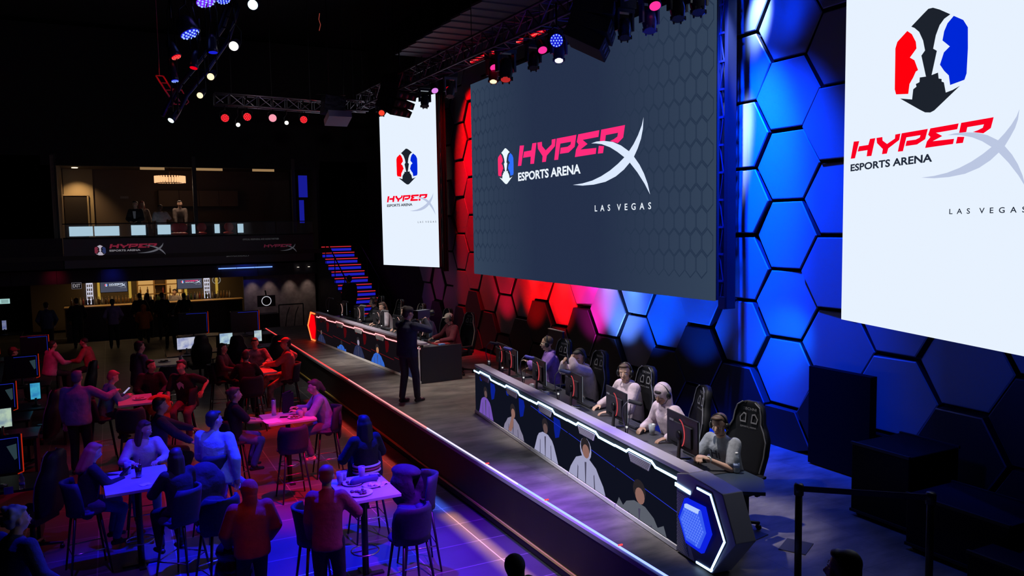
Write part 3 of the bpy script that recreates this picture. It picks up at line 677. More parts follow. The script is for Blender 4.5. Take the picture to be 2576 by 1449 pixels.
def make_mic(label, loc, rz, h=.52, group=None, tint=(.02, .02, .03)):
    t = thing('desk_microphone', label, 'microphone', loc, rz, group)
    m = MB(); m.lathe([(.075, 0), (.075, .012), (.02, .03)], (0, 0, 0), 14); m.build('base', dark, t)
    m = MB(); pts = [(0, 0, .02), (0, -.02, h * .35), (-.02, -.045, h * .65), (-.02, -.03, h * .88), (0, .02, h), (.03, .06, h)]
    m.tube(pts, .008, 6); m.tube([(0, 0, .02), (0.01, .03, h * .5), (.02, .05, h * .93)], .005, 5); m.build('gooseneck', mat('mic_stem', (.12, .12, .14), .35, .7), t)
    m = MB(); m.cap((0, .05, h), .024, (.15, .085, h - .012), .024, 10); m.build('foam_head', mat('mic_foam_%d' % int(tint[2] * 100), tint, .8), t)
    MB().box((.0, -.0, h * .35), (.022, .022, .02)).build('clamp', emis('mic_clamp_lamp', (.9, .9, .9), .8), t)
    return t
def make_keyboard(label, loc, rz, group, c=(.03, .03, .035)):
    t = thing('keyboard', label, 'keyboard', loc, rz, group)
    MB().box((0, 0, .012), (.42, .14, .02)).build('case', mat('keyboard_case_%d' % int(c[0] * 100), c, .5), t, .004)
    m = MB()
    for r in range(5):
        for c_ in range(14): m.box((-.19 + c_ * .0292, -.052 + r * .026, .026), (.024, .021, .008))
    m.build('keys', mat('keycaps', (.05, .05, .06), .5), t)
    return t
def make_bottle(label, loc, h=.21, group=None):
    t = thing('water_bottle', label, 'bottle', loc, 0, group)
    m = MB(); m.lathe([(.030, 0), (.032, .01), (.032, h * .45), (.029, h * .5), (.032, h * .55), (.032, h * .7), (.013, h * .88), (.013, h * .93)], n=14); m.build('body', mat('bottle_plastic', (.75, .82, .88), .12, 0, trans=.75), t)
    m = MB(); m.lathe([(.015, h * .93), (.015, h)], n=12); m.build('cap', mat('white_cap', (.8, .8, .8), .4), t)
    m = MB(); m.lathe([(.0325, h * .25), (.0325, h * .45)], n=14); m.build('paper_label', mat('bottle_label', (.35, .45, .75), .5), t)
    return t
def make_cup(label, loc, group=None, m_=None, straw=True, h=.13):
    t = thing('drink_cup', label, 'cup', loc, 0, group)
    m = MB(); m.lathe([(.030, 0), (.042, h), (.039, h), (.028, .006)], n=14); m.build('cup_body', m_ or mat('cup_plastic', (.7, .75, .8), .15, trans=.6), t)
    m = MB(); m.lathe([(.032, .01), (.036, h * .7)], n=12); m.build('drink', mat('cold_drink', (.35, .32, .34), .3), t)
    if straw: m = MB(); m.tube([(.0, 0, .02), (.02, .01, h + .08)], .004, 5); m.build('straw', mat('straw_dark', (.2, .02, .02), .5), t)
    return t
bz = math.atan2(BD[2].y, BD[2].x); rz_ = math.atan2(RD[2].y, RD[2].x)
TOPZ = 1.476
bs = [.75, 1.92, 3.15, 4.38, 5.84]
seatname = ['farthest player of the blue desk', 'second farthest player of the blue desk', 'middle player of the blue desk', 'hooded player of the blue desk', 'nearest player of the blue desk']
for i, s in enumerate(bs):
    make_monitor('black monitor with coral arc on its back, before the ' + seatname[i].replace(' of the blue desk', ''), dk(BD, s, .40, TOPZ), bz + math.radians(-4), w=.60 if i < 4 else .66, h=.37, group='monitors on the blue desk')
make_monitor('unused black monitor with coral arc at the far end of the blue desk', dk(BD, .16, .44, TOPZ), bz, w=.56, group='monitors on the blue desk')
for s, wch, tint in ((-.02 + .12, 'at the far end of the blue desk', (.02, .02, .05)), (.78, 'second from the far end of the blue desk', (.06, .06, .30)), (1.72, 'beside the player hiding his face', (.08, .08, .45)), (3.02, 'in front of the middle player', (.03, .04, .12)), (4.95, 'in front of the hooded player', (.01, .01, .012))):
    make_mic('black gooseneck microphone ' + wch, dk(BD, s, .22, TOPZ), bz + .2, .50 if s < 4 else .46, 'microphones on the blue desk', tint)
make_bottle('clear plastic water bottle at the far end of the blue desk', dk(BD, .12, .22, TOPZ), .20)
make_bottle('clear plastic bottle on the desk return beside the nearest player', dk(BD, 6.42, .66, TOPZ), .20)
make_cup('clear cup on the blue desk between hooded player and his monitor', dk(BD, 4.85, .62, TOPZ), straw=False)
make_cup('small clear tumbler on the blue desk beyond the middle monitor', dk(BD, 2.02, .24, TOPZ), straw=False)
make_cup('small clear tumbler on the blue desk near the second monitor', dk(BD, 2.62, .22, TOPZ), straw=False)
for i, s in enumerate(bs):
    make_keyboard('black keyboard in front of the ' + seatname[i], dk(BD, s - .02, .62, TOPZ), bz, 'keyboards on the blue desk')
    m = MB(); m.prism([(-.22, -.03), (.20, -.05), (.24, .0), (.10, .05), (-.18, .04)], .018); o = m.build('red_tray', mat('red_stripe_cloth', (.45, .02, .03), .5)); o.location = dk(BD, s + .05, .19, TOPZ); o.rotation_euler = (0, 0, bz + .08)
    tag(o, 'red trimmed mat under the monitor of the ' + seatname[i], 'mat', 'red mats on the blue desk')
    m = MB(); rr = random.Random(i)
    for k in range(5):
        p = V((rr.uniform(-.1, .0), 0, .01)); pts = [p]
        for q in range(6): p = p + V((rr.uniform(.03, .07), rr.uniform(-.05, .05), 0)); p.z = .008 + rr.uniform(0, .02); pts.append(p)
        m.tube(pts, .004, 5)
    o = m.build('cable_tangle', mat('pale_cable', (.45, .45, .48), .5)); o.location = dk(BD, s - .1, .26, TOPZ); o.rotation_euler = (0, 0, bz)
    tag(o, 'tangle of pale cables behind the monitor of the ' + seatname[i], 'cable', 'cable tangles on the blue desk')
rs = [1.0, 2.4, 3.8, 5.1, 6.4]
rn = ['at the farthest seat', 'before the far player', 'before the long haired player', 'beside the caster at the busy seat', 'before the maroon player']
for i, s in enumerate(rs):
    make_monitor('black monitor with pale arc on the red desk ' + rn[i], dk(RD, s, .42, TOPZ), rz_ + math.radians(8), w=.55, group='monitors on the red desk', logo_m=emis('arc_pale', (.75, .42, .36), 1))
    make_keyboard('keyboard on the red desk ' + rn[i], dk(RD, s, .62, TOPZ), rz_, 'keyboards on the red desk', (.4, .38, .36) if i % 2 else (.04, .04, .04))
for s, wch in ((.35, 'at the far left end'), (1.6, 'second from the left end'), (3.0, 'next to the far players'), (4.5, 'beside the caster'), (5.8, 'right of the caster')):
    make_mic('dark gooseneck microphone on the red desk ' + wch, dk(RD, s, .22, TOPZ), rz_ + .3, .55, 'microphones on the red desk', (.10, .10, .11))
make_bottle('clear water bottle on the red desk by the nearest monitor', dk(RD, 6.0, .28, TOPZ), .20)
for k, s in enumerate((6.85, 7.0)):
    o = MB().box((0, 0, .015), (.14, .1, .03)).build('phone_case', [mat('white_plastic', (.75, .75, .75), .4), mat('blue_plastic', (.1, .25, .6), .4)][k], bevel=.006); o.location = dk(RD, s, .3 + .3 * k, TOPZ); o.rotation_euler = (0, 0, .3)
    tag(o, ['white plastic box on the near end of the red desk', 'small blue plastic box on the near end of the red desk'][k], 'box')
o = MB().box((0, 0, .01), (.55, .30, .02)).build('mouse_mat', mat('red_mat', (.30, .02, .025), .7)); o.location = dk(RD, 6.72, .66, TOPZ); o.rotation_euler = (0, 0, rz_)
tag(o, 'dark red mouse mat under the hands of the maroon player', 'mat')

# ------------------------------------------------------------------ racing chair
def make_chair(label, loc, rz, group=None, accent=(.16, .16, .18), words=False, scale=1.0):
    """faces local +y, origin on the floor"""
    t = thing('gaming_chair', label, 'chair', loc, rz, group)
    lea = mat('chair_leather', (.007, .007, .010), .55, spec=.3); acc = mat('chair_piping_%d' % int(accent[0] * 100), accent, .5)
    m = MB(); m.box((0, .02, .46), (.46, .46, .10)); m.cap((-.24, -.18, .50), .05, (-.24, .22, .50), .055, 8); m.cap((.24, -.18, .50), .05, (.24, .22, .50), .055, 8); m.build('seat', lea, t, .02)
    prof = [(.52, .20), (.62, .22), (.78, .25), (.94, .255), (1.03, .22), (1.11, .175), (1.20, .165), (1.28, .14), (1.325, .075)]
    yb = lambda z: -.24 - (z - .5) * .17
    m = MB(); vs = []; n = len(prof)
    for z_, w_ in prof:
        y = yb(z_); vs += [(-w_, y + .05, z_), (-w_ * .62, y + .015, z_), (w_ * .62, y + .015, z_), (w_, y + .05, z_), (w_, y - .04, z_), (-w_, y - .04, z_)]
    fs = []
    for i in range(n - 1):
        a, b = i * 6, (i + 1) * 6
        for k in range(6): fs.append((a + k, a + (k + 1) % 6, b + (k + 1) % 6, b + k))
    fs += [tuple(range(6))[::-1], tuple((n - 1) * 6 + k for k in range(6))]
    m.add(vs, fs, True); bo = m.build('backrest', lea, t)
    m = MB()
    for s_ in (-1, 1): m.tube([(s_ * w_ * 1.0, yb(z_) + .056, z_) for z_, w_ in prof[1:]], .008, 5)
    m.build('piping', acc, bo)
    m = MB(); f = frame((0, yb(1.15) + .024, 1.15), (-1, 0, 0), (0, -.168, .986))
    for s_ in (-1, 1):
        P0 = [(s_ * .03, -.05), (s_ * .035, .045), (s_ * .07, .055), (s_ * .115, .0), (s_ * .105, -.05)]; c0 = (sum(p[0] for p in P0) / 5, sum(p[1] for p in P0) / 5)
        P1 = [(c0[0] + (p[0] - c0[0]) * .72, c0[1] + (p[1] - c0[1]) * .72) for p in P0]
        for a in range(5):
            b = (a + 1) % 5; m.prism([P0[a], P0[b], P1[b], P1[a]], .006, f)
    m.build('belt_hole_trim', mat('trim_white', (.20, .20, .22), .5), bo)
    if words:
        m = MB(); f = frame((0, yb(1.24) + .024, 1.245), (-1, 0, 0), (0, -.168, .986)); text_in(m, 'TECHNI', -.085, -.012, .17, .028, f, .01, 0, .004)
        text_in(m, 'ESPORTS | ARENA', -.10, -.205, .20, .022, f, .01, 0, -.002); m.build('chair_lettering', mat('trim_white', (1, 1, 1)), bo)
    for s_ in (-1, 1):
        m = MB(); m.box((s_ * .32, .0, .63), (.09, .26, .03)); m.box((s_ * .32, -.04, .54), (.035, .06, .20)); m.build('armrest', black, t, .008)
    m = MB(); m.lathe([(.035, .10), (.03, .42)], n=10); m.build('gas_column', dark, t)
    m = MB()
    for k in range(5):
        a = 2 * PI * k / 5 + .3; m.cap((0, 0, .11), .03, (.31 * math.cos(a), .31 * math.sin(a), .075), .018, 8, 3)
    m.build('star_base', black, t)
    for k in range(5):
        a = 2 * PI * k / 5 + .3; m = MB(); m.lathe([(.028, -.02), (.028, .02)], (.31 * math.cos(a), .31 * math.sin(a), .03), 10, Matrix.Rotation(a, 3, 'Z') @ Matrix.Rotation(PI / 2, 3, 'X')); m.build('caster', black, t)
    return t
def face_front(D): return math.atan2(D[2].y, D[2].x) + PI
cb_ = bz + PI; cr_ = rz_ + PI
ch0 = make_chair('black racing chair with white piping behind the nearest player of the blue desk', dk(BD, 6.14, .78, SZ), cb_ + .28, 'racing chairs at the blue desk', words=True)
for s, tt, lb, dr in ((5.05, .80, 'black racing chair behind the hooded player', -.3), (3.78, .86, 'black racing chair behind the middle player in pink hoodie', .1), (2.34, .90, 'black racing chair behind the player hiding his face', .1), (.98, .94, 'black racing chair behind the player in purple hoodie', .15)):
    dup(ch0, dk(BD, s, tt, SZ), cb_ + dr, lb)
ch1 = make_chair('black racing chair with pale piping behind the maroon player', dk(RD, 6.68, 1.16, SZ), cr_ + .2, 'racing chairs at the red desk', accent=(.45, .45, .36), words=True)
for s, lb in ((5.5, 'black racing chair hidden behind the caster'), (4.0, 'black racing chair right of the long haired player'), (2.6, 'black racing chair behind the long haired player'), (1.2, 'black racing chair at the far seat of the red desk')):
    dup(ch1, dk(RD, s, 1.15, SZ), cr_, lb)
# spare display panel standing behind the far player
t = thing('side_display', 'thin dark panel with bright top edge standing behind the purple hoodie player', 'panel', (6.95, 12.0, SZ), bz + .1)
MB().box((0, 0, .72), (.50, .04, 1.32)).build('panel_board', black, t); MB().box((0, 0, 1.388), (.52, .045, .012)).build('bright_edge', mat('edge_cream', (.7, .66, .55), .5), t); MB().box((0, 0, .03), (.5, .35, .06)).build('foot', black, t)

# ------------------------------------------------------------------ people
def remesh(mb, name, voxel, smooth=4, mats=None):
    me = mb.mesh(name); o = bpy.data.objects.new('rm', me); COL.objects.link(o)
    r = o.modifiers.new('r', 'REMESH'); r.mode = 'VOXEL'; r.voxel_size = voxel; r.use_smooth_shade = True
    s = o.modifiers.new('s', 'SMOOTH'); s.factor = .5; s.iterations = smooth
    dg = bpy.context.evaluated_depsgraph_get(); me2 = bpy.data.meshes.new_from_object(o.evaluated_get(dg)); me2.name = name
    bpy.data.objects.remove(o); bpy.data.meshes.remove(me); return me2
def loft(mb, o, R, prof, s, w, g, n=18):
    vs = []
    for z_, rx, ry in prof:
        gg = g * (.5 if z_ > .45 else 1)
        for k in range(n):
            a = 2 * PI * k / n; ca, sa = math.cos(a), math.sin(a); e = .85
            vs.append(o + R @ V((math.copysign(abs(ca) ** e, ca) * (rx * w + gg) * s, math.copysign(abs(sa) ** e, sa) * (ry * (.6 + .4 * w) + gg) * s, z_ * s)))
    m_ = len(prof); fs = [(i * n + k, i * n + (k + 1) % n, (i + 1) * n + (k + 1) % n, (i + 1) * n + k) for i in range(m_ - 1) for k in range(n)]
    mb.add(vs, fs + [tuple(range(n))[::-1], tuple((m_ - 1) * n + k for k in range(n))], True)
def ik(a, tgt, l1, l2, pole):
    a, tgt = V(a), V(tgt); d = tgt - a; L = d.length
    if L > (l1 + l2) * .995: d = d * ((l1 + l2) * .995 / L); tgt = a + d; L = d.length
    x = (l1 * l1 - l2 * l2 + L * L) / (2 * L); h = math.sqrt(max(l1 * l1 - x * x, 0)); dn = d.normalized()
    p = V(pole); p = p - dn * p.dot(dn); p = p.normalized() if p.length > 1e-5 else dn.orthogonal().normalized()
    return a + dn * x + p * h, tgt
SKIN = mat('skin_light', (.56, .34, .25), .55); SKINM = mat('skin_tan', (.36, .20, .13), .55); SKIND = mat('skin_brown', (.16, .08, .05), .5)
EYEW = mat('eye_white', (.7, .7, .7), .3); EYED = mat('eye_dark', (.02, .012, .01), .2); LIP = mat('lip_tone', (.42, .16, .14), .5)
def fab(name, c, n=.35): return mat('cloth_' + name, c, .85, noise=n, nscale=9, bump=.9)
def hand(mb, wrist, d, nrm, s, side, curl=.5, fist=False):
    """palm and five fingers; d: forearm direction, nrm: back-of-hand normal, side: +1 right hand"""
    d = V(d).normalized(); nrm = V(nrm); nrm = (nrm - d * nrm.dot(d)).normalized(); lat = d.cross(nrm) * side
    R = Matrix((lat, d, nrm)).transposed()
    mb.ell(wrist + d * .045 * s, (.040 * s, .052 * s, .017 * s), R, 10, 7)
    for i, (off, ln) in enumerate(((-.030, .070), (-.010, .080), (.010, .075), (.029, .058))):
        p = wrist + d * .085 * s + lat * off * s; c = curl + i * .08; dd = d; 
        for k in range(3):
            seg = ln * s * (.45, .32, .25)[k]; c1 = c * (.5 + .6 * k); dd = (d * math.cos(c1) - nrm * math.sin(c1)); q = p + dd * seg
            mb.cap(p, (.0095 - .001 * k) * s, q, (.0085 - .001 * k) * s, 7, 2); p = q
    p = wrist + d * .02 * s - lat * .032 * s
    q = p + (d * .7 - lat * .7 - nrm * .2).normalized() * .038 * s; mb.cap(p, .013 * s, q, .011 * s, 7, 2)
    r = q + (d * .95 - lat * .1 - nrm * .35).normalized() * .032 * s; mb.cap(q, .0105 * s, r, .0085 * s, 7, 2)
NP = 0
def person(label, loc, rz, h=1.72, pose='sit', seat=.50, lean=10, side=0, hl=(-.16, .40, .78), hr=(.16, .40, .78), fl=None, fr_=None, yaw=0, pitch=0,
           skin=None, shirt=None, sleeve='long', pants=None, shoes=None, hair=('short', None), hood=None, hoodm=None, cap=None, headset=False, glasses=False,
           hero=False, w=1.0, curl=.5, group=None, name='person', low=False, nrm=(0, 0, 1), extra=None, twist=0, leg=True):
    global NP; NP += 1
    skin = skin or SKIN; shirt = shirt or fab('dark', (.03, .03, .04)); pants = pants or fab('trouser', (.02, .022, .035)); shoes = shoes or mat('shoe_black', (.012, .012, .012), .5)
    hairm = hair[1] or mat('hair_dark', (.02, .014, .012), .6)
    s = h / 1.75; vox = .0085 if hero else (.018 if low else .013)
    root = thing(name, label, 'person', loc, rz, group)
    la = math.radians(lean); sd = math.radians(side); sp = V((math.sin(sd), math.sin(la), math.cos(la))).normalized()
    pel = V((0, 0, .95 * s)) if pose == 'stand' else V((0, -.02, seat + .11 * s))
    tw = Matrix.Rotation(math.radians(twist), 3, 'Z'); X = tw @ V((1, 0, 0)); F = sp.cross(X) * -1
    F = X.cross(sp) * -1
    chest = pel + sp * .34 * s; nb = pel + sp * .51 * s; shc = pel + sp * .455 * s
    hy, hp = math.radians(yaw), math.radians(pitch)
    f = V((-math.sin(hy) * math.cos(hp), math.cos(hy) * math.cos(hp), -math.sin(hp))); rt = f.cross(V((0, 0, 1))).normalized(); up = rt.cross(f)
    hc = nb + sp * .06 * s + V((0, 0, .092 * s)) + V((f.x, f.y, 0)) * (.025 + .05 * abs(math.sin(hp))) * s
    RH = Matrix((rt, f, up)).transposed(); RT = Matrix((X, X.cross(sp) * -1, sp)).transposed()
    P = lambda a, b, c: hc + (rt * a + f * b + up * c) * s
    shl, shr = shc - X * .165 * s * w, shc + X * .165 * s * w
    hpl, hpr = pel - V((.09 * s, 0, .02)), pel + V((.09 * s, 0, -.02))
    if pose == 'stand': fl = fl or (-.10, .0, .08); fr_ = fr_ or (.11, .03, .08); kp = (0, 1, .1)
    else: fl = fl or (-.12, .42 * s, .08); fr_ = fr_ or (.12, .38 * s, .08); kp = (0, .4, 1)
    kl, fl = ik(hpl, fl, .43 * s, .43 * s, kp); kr, fr_ = ik(hpr, fr_, .43 * s, .43 * s, kp)
    al, wl = ik(shl, hl, .285 * s, .26 * s, (-.7, -.45, -.6)); ar, wr = ik(shr, hr, .285 * s, .26 * s, (.7, -.45, -.6))
    b = MB()
    # trunk, neck, head
    b.ell(pel, (.145 * s * w, .105 * s, .12 * s), RT); b.cap(pel, .11 * s, chest, .12 * s, 12); b.ell(chest, (.15 * s * w, .105 * s, .16 * s), RT)
    b.cap(shl, .052 * s, shr, .052 * s, 10); b.cap(nb - sp * .04 * s, .058 * s, hc - up * .04 * s, .052 * s, 12)
    b.ell(P(0, -.012, .030), (.076 * s, .094 * s, .088 * s), RH, 16, 11); b.ell(P(0, .022, -.028), (.060 * s, .070 * s, .078 * s), RH, 16, 11); b.ell(P(0, .052, -.088), (.030 * s, .026 * s, .022 * s), RH)
    b.cap(P(0, .086, .012), .009 * s, P(0, .108, -.026), .0145 * s, 8, 3); b.cap(P(-.04, .072, .032), .008 * s, P(.04, .072, .032), .008 * s, 8, 3)
    b.cap(P(-.018, .088, -.058), .009 * s, P(.018, .088, -.058), .009 * s, 8, 3)
    for q in (-1, 1): b.ell(P(.078 * q, -.005, -.005), (.012 * s, .020 * s, .032 * s), RH, 8, 6); b.ell(P(.034 * q, .060, -.022), (.026 * s, .026 * s, .026 * s), RH, 8, 6)
    # limbs
    for sh_, el_, wr_ in ((shl, al, wl), (shr, ar, wr)):
        b.cap(sh_, .052 * s, el_, .038 * s, 10); b.cap(el_, .040 * s, wr_, .026 * s, 10)
    if leg:
        for hp_, kn_, an_ in ((hpl, kl, fl), (hpr, kr, fr_)):
            b.cap(hp_, .082 * s, kn_, .055 * s, 10); b.cap(kn_, .054 * s, (kn_ * .6 + an_ * .4), .052 * s, 10); b.cap(kn_ * .6 + an_ * .4, .052 * s, an_, .034 * s, 10)
            b.cap(an_ - V((0, 0, .035)), .032 * s, an_ + V((0, .12 * s, -.045)), .026 * s, 8)
    hb = MB(); hand(b if hero else hb, wl, wl - al, nrm, s, -1, curl); hand(b if hero else hb, wr, wr - ar, nrm, s, 1, curl)
    me = remesh(b, 'body', vox, 3 if hero else 4)
    if not hero:
        bm = bmesh.new(); bm.from_mesh(me); t2 = hb.mesh('h'); bm.from_mesh(t2); bm.to_mesh(me); bm.free(); bpy.data.meshes.remove(t2)
    o = bpy.data.objects.new('body', me); COL.objects.link(o); o.parent = root; me.materials.clear(); me.materials.append(skin)
    def part(nm, mb, m, v=None, sm=4):
        q = remesh(mb, nm, v or vox * 1.25, sm); q.materials.clear(); q.materials.append(m); ob = bpy.data.objects.new(nm, q); COL.objects.link(ob); ob.parent = root; return ob
    # face details
    if not low:
        for q in (-1, 1):
            e = MB(); e.ell(P(.031 * q, .0755, .003), (.012 * s, .008 * s, .0048 * s), RH, 10, 7); e.cur = 1; e.ell(P(.031 * q, .0805, .002), (.0058 * s, .0045 * s, .0048 * s), RH, 8, 6); e.build('eye', [EYEW, EYED], root)
        e = MB(); e.cap(P(-.020, .094, -.060), .0045 * s, P(.020, .094, -.060), .0045 * s, 6, 2); e.build('mouth', LIP, root)
        if hair[0] != 'bald':
            for q in (-1, 1): e = MB(); e.tube([P(.014 * q, .089, .022), P(.032 * q, .088, .029), P(.050 * q, .074, .024)], .0028 * s, 5); e.build('eyebrow', hairm, root)
    # top
    g = .022 if sleeve != 'hoodie' else .030
    c = MB(); loft(c, pel, RT, [(-.11, .150, .118), (-.06, .160, .124), (.0, .157, .122), (.12, .146, .114), (.24, .150, .114), (.35, .160, .112), (.42, .148, .098), (.475, .095, .075), (.51, .060, .058)], s, w, g)
    c.cap(shl, (.048 + g * .8) * s, shr, (.048 + g * .8) * s, 10); c.cap(nb - sp * .05 * s, .068 * s + g, nb + sp * .005 * s, .062 * s, 12)
    for sh_, el_, wr_ in ((shl, al, wl), (shr, ar, wr)):
        if sleeve in ('long', 'hoodie'):
            c.cap(sh_, (.056 + g) * s, el_, (.048 + g) * s, 10); c.cap(el_, (.050 + g) * s, wr_ * .92 + el_ * .08, (.032 + g * .8) * s, 10)
        elif sleeve == 'short': c.cap(sh_, (.058 + g) * s, sh_ * .25 + el_ * .75, (.050 + g) * s, 10)
    if sleeve == 'hoodie' and hood != 'up':
        for q in range(9):
            a = PI * q / 8; pa = nb + X * (.085 * s * math.cos(a)) - F.cross(V((0, 0, 0))) * 0 + V((0, -.075 * s * math.sin(a), 0)); c.ell(pa + sp * .0, (.034 * s, .040 * s, .040 * s))
    if sleeve == 'hoodie': c.tube([nb - sp * .012 * s + X * (.072 * s * math.cos(a)) + F * (.070 * s * math.sin(a)) for a in [2 * PI * q / 12 for q in range(12)]], .024 * s, 8, True)
    if hood == 'up':
        c.cap(nb - sp * .03 * s, .09 * s, P(0, -.05, -.05), .085 * s, 12)
    if pose == 'stand': c.cap(pel - V((.06 * s, 0, .03)), .115 * s, pel + V((.06 * s, 0, -.03)), .115 * s, 12)
    sh_o = part('top', c, shirt)
    if hood == 'up':
        c = MB(); c.ell(P(0, -.026, .022), (.104 * s, .112 * s, .118 * s), RH, 16, 11); c.ell(P(0, -.045, -.06), (.088 * s, .085 * s, .09 * s), RH); part('hood', c, hoodm or shirt)
    # trousers and shoes
    if leg:
        c = MB(); c.ell(pel - sp * .02, (.158 * s * w, .118 * s, .115 * s), RT)
        for hp_, kn_, an_ in ((hpl, kl, fl), (hpr, kr, fr_)):
            c.cap(hp_, .100 * s, kn_, .074 * s, 10); c.cap(kn_, .074 * s, an_ + (kn_ - an_) * .08, .058 * s, 10)
        part('trousers', c, pants)
        for an_ in (fl, fr_):
            c = MB(); c.cap(an_ + V((0, -.03, -.04)), .038 * s, an_ + V((0, .15 * s, -.052)), .028 * s, 8, 3); c.cap(an_, .045 * s, an_ + V((0, .04, -.03)), .042 * s, 8, 3); c.build('shoe', shoes, root)
    # hair and headgear
    st = hair[0]; c = MB()
    if st in ('short', 'long', 'bun', 'pony', 'curly') and hood != 'up':
        c.ell(P(0, -.030, .050), (.084 * s, .088 * s, .084 * s), RH, 16, 11); c.ell(P(0, -.062, -.005), (.074 * s, .052 * s, .075 * s), RH)
        c.ell(P(0.01, .040, .096), (.062 * s, .040 * s, .024 * s), RH)
        if st == 'long':
            for q in (-1, 1): c.cap(P(.070 * q, -.02, .0), .030 * s, P(.085 * q, -.015, -.22), .034 * s, 8)
            c.cap(P(0, -.07, 0), .07 * s, P(0, -.09, -.27), .065 * s, 10); c.cap(P(-.05, -.06, 0), .05 * s, P(-.06, -.07, -.25), .05 * s, 10); c.cap(P(.05, -.06, 0), .05 * s, P(.06, -.07, -.25), .05 * s, 10)
        if st == 'bun': c.ell(P(0, -.115, .05), (.045 * s, .042 * s, .045 * s), RH)
        if st == 'pony': c.cap(P(0, -.11, .03), .04 * s, P(0, -.15, -.10), .035 * s, 8)
        if st == 'curly':
            rr = random.Random(NP)
            for q in range(16): c.ell(P(rr.uniform(-.08, .08), rr.uniform(-.10, .02), rr.uniform(.0, .12)), (.032 * s,) * 3)
        part('hair', c, hairm, max(.010, vox), 2)
    elif st == 'crop' and hood != 'up': c.ell(P(0, -.020, .040), (.079 * s, .093 * s, .086 * s), RH, 16, 11); part('hair', c, hairm, max(.010, vox), 2)
    elif hood == 'up': c.ell(P(0, .058, .062), (.050 * s, .030 * s, .024 * s), RH); c.build('hair', hairm, root)
    if cap:
        c = MB(); c.ell(P(0, -.008, .062), (.090 * s, .104 * s, .075 * s), RH, 16, 9); co_ = c.build('cap', cap, root)
        c = MB(); f4 = Matrix.Translation(P(0, .075, .048)) @ RH.to_4x4(); c.prism([(-.072 * s, -.02), (-.07 * s, .03 * s), (-.045 * s, .065 * s), (0, .08 * s), (.045 * s, .065 * s), (.07 * s, .03 * s), (.072 * s, -.02)], .010 * s, f4); c.build('cap_peak', cap, co_)
    if headset:
        c = MB(); c.tube([P(.098 * math.cos(a), -.01, .01 + .118 * math.sin(a)) for a in [PI * q / 12 for q in range(13)]], .011 * s, 6); hs = c.build('headset', mat('headset_black', (.012, .012, .014), .35), root)
        for q in (-1, 1): c = MB(); c.ell(P(.094 * q, -.005, -.01), (.024 * s, .040 * s, .048 * s), RH); c.build('ear_cup', MATS['headset_black'], hs)
        c = MB(); c.tube([P(-.098, .02, -.03), P(-.085, .08, -.07), P(-.045, .105, -.078)], .004, 5); c.build('boom', MATS['headset_black'], hs)
    if glasses:
        c = MB()
        for q in (-1, 1):
            c.tube([P(.033 * q + .023 * math.cos(a), .096, .004 + .017 * math.sin(a)) for a in [2 * PI * k / 10 for k in range(10)]], .003, 5, True); c.tube([P(.056 * q, .094, .006), P(.08 * q, .0, .004)], .0028, 4)
        c.tube([P(-.01, .099, .006), P(.01, .099, .006)], .003, 4); c.build('glasses', mat('glasses_black', (.01, .01, .01), .3), root)
    if extra: extra(root, P, s, pel, sp, nb, wl, wr, RH)
    return root

# players of the blue desk --------------------------------------------------------
pink = fab('pink', (.72, .56, .62)); gryt = fab('grey_tee', (.34, .36, .41)); pur = fab('violet', (.34, .16, .62), .6); brown = mat('hair_brown', (.09, .05, .03), .6); lbr = mat('hair_light_brown', (.22, .13, .07), .6)
def print_on_chest(rows, m_, nm='chest_print'):
    def f(root, P, s, pel, sp, nb, wl, wr, RH):
        c = MB(); o_ = pel + sp * .30 * s + V((0, .158 * s, 0)); u = V((-1, 0, 0)); v = sp; fr = frame(o_, u, v)
        if isinstance(rows, str): text_in(c, rows, -.09, 0, .18, .06, fr, .03, 0, .0)
        else:
            for q in rows: poly(c, q, fr, .0)
        c.build(nm, m_, root)
    return f
hz = TOPZ - SZ + .03
def rel(D, s, tt): return dk(D, s, tt, SZ)
def cuff(root, P, s, pel, sp, nb, wl, wr, RH):
    c = MB(); c.tube([wl + V((.032 * math.cos(a), .0, .032 * math.sin(a))) for a in [2 * PI * k / 10 for k in range(10)]], .008, 5, True); c.build('wristwatch', mat('watch_white', (.7, .7, .7), .4), root)
    print_on_chest([[(-.06, -.02), (-.04, -.02), (-.04, .02), (-.005, .02), (-.005, -.02), (.02, -.02), (.02, .07), (0, .07), (0, .04), (-.04, .04), (-.04, .07), (-.06, .07)], [(.03, -.03), (.05, -.03), (.05, .05), (.03, .05)]], mat('print_navy', (.03, .03, .05), .7))(root, P, s, pel, sp, nb, wl, wr, RH)
person('boy in grey t-shirt and headset playing at the near end of the blue desk', rel(BD, 6.10, .80), cb_ + .30, h=1.62, seat=.46, lean=18, hl=(-.05, .40, .84), hr=(.07, .42, .82), yaw=14, pitch=12, shirt=gryt, sleeve='short', hair=('short', brown), headset=True, hero=True, curl=.9, nrm=(.2, .4, 1), extra=cuff)
person('person in pale pink hoodie with hood up and headset at the blue desk', rel(BD, 4.90, .94), cb_ + .05, h=1.74, seat=.50, lean=22, hl=(-.30, .36, .78), hr=(.22, .34, .78), yaw=20, pitch=22, shirt=pink, sleeve='hoodie', hood='up', headset=True, hero=True, skin=SKINM, hair=('short', None))
person('middle player in pale pink hoodie and headset looking down the blue desk', rel(BD, 3.66, 1.04), cb_ + .10, h=1.76, seat=.50, lean=14, hl=(-.10, .46, .78), hr=(.30, .34, .78), yaw=40, pitch=6, shirt=pink, sleeve='hoodie', headset=True, hero=True, hair=('short', brown), extra=print_on_chest([[(-.035, -.06), (-.02, -.06), (-.02, .02), (.02, .02), (.02, -.06), (.035, -.06), (.035, .035), (-.035, .035)]], mat('print_navy', (.03, .03, .05))))
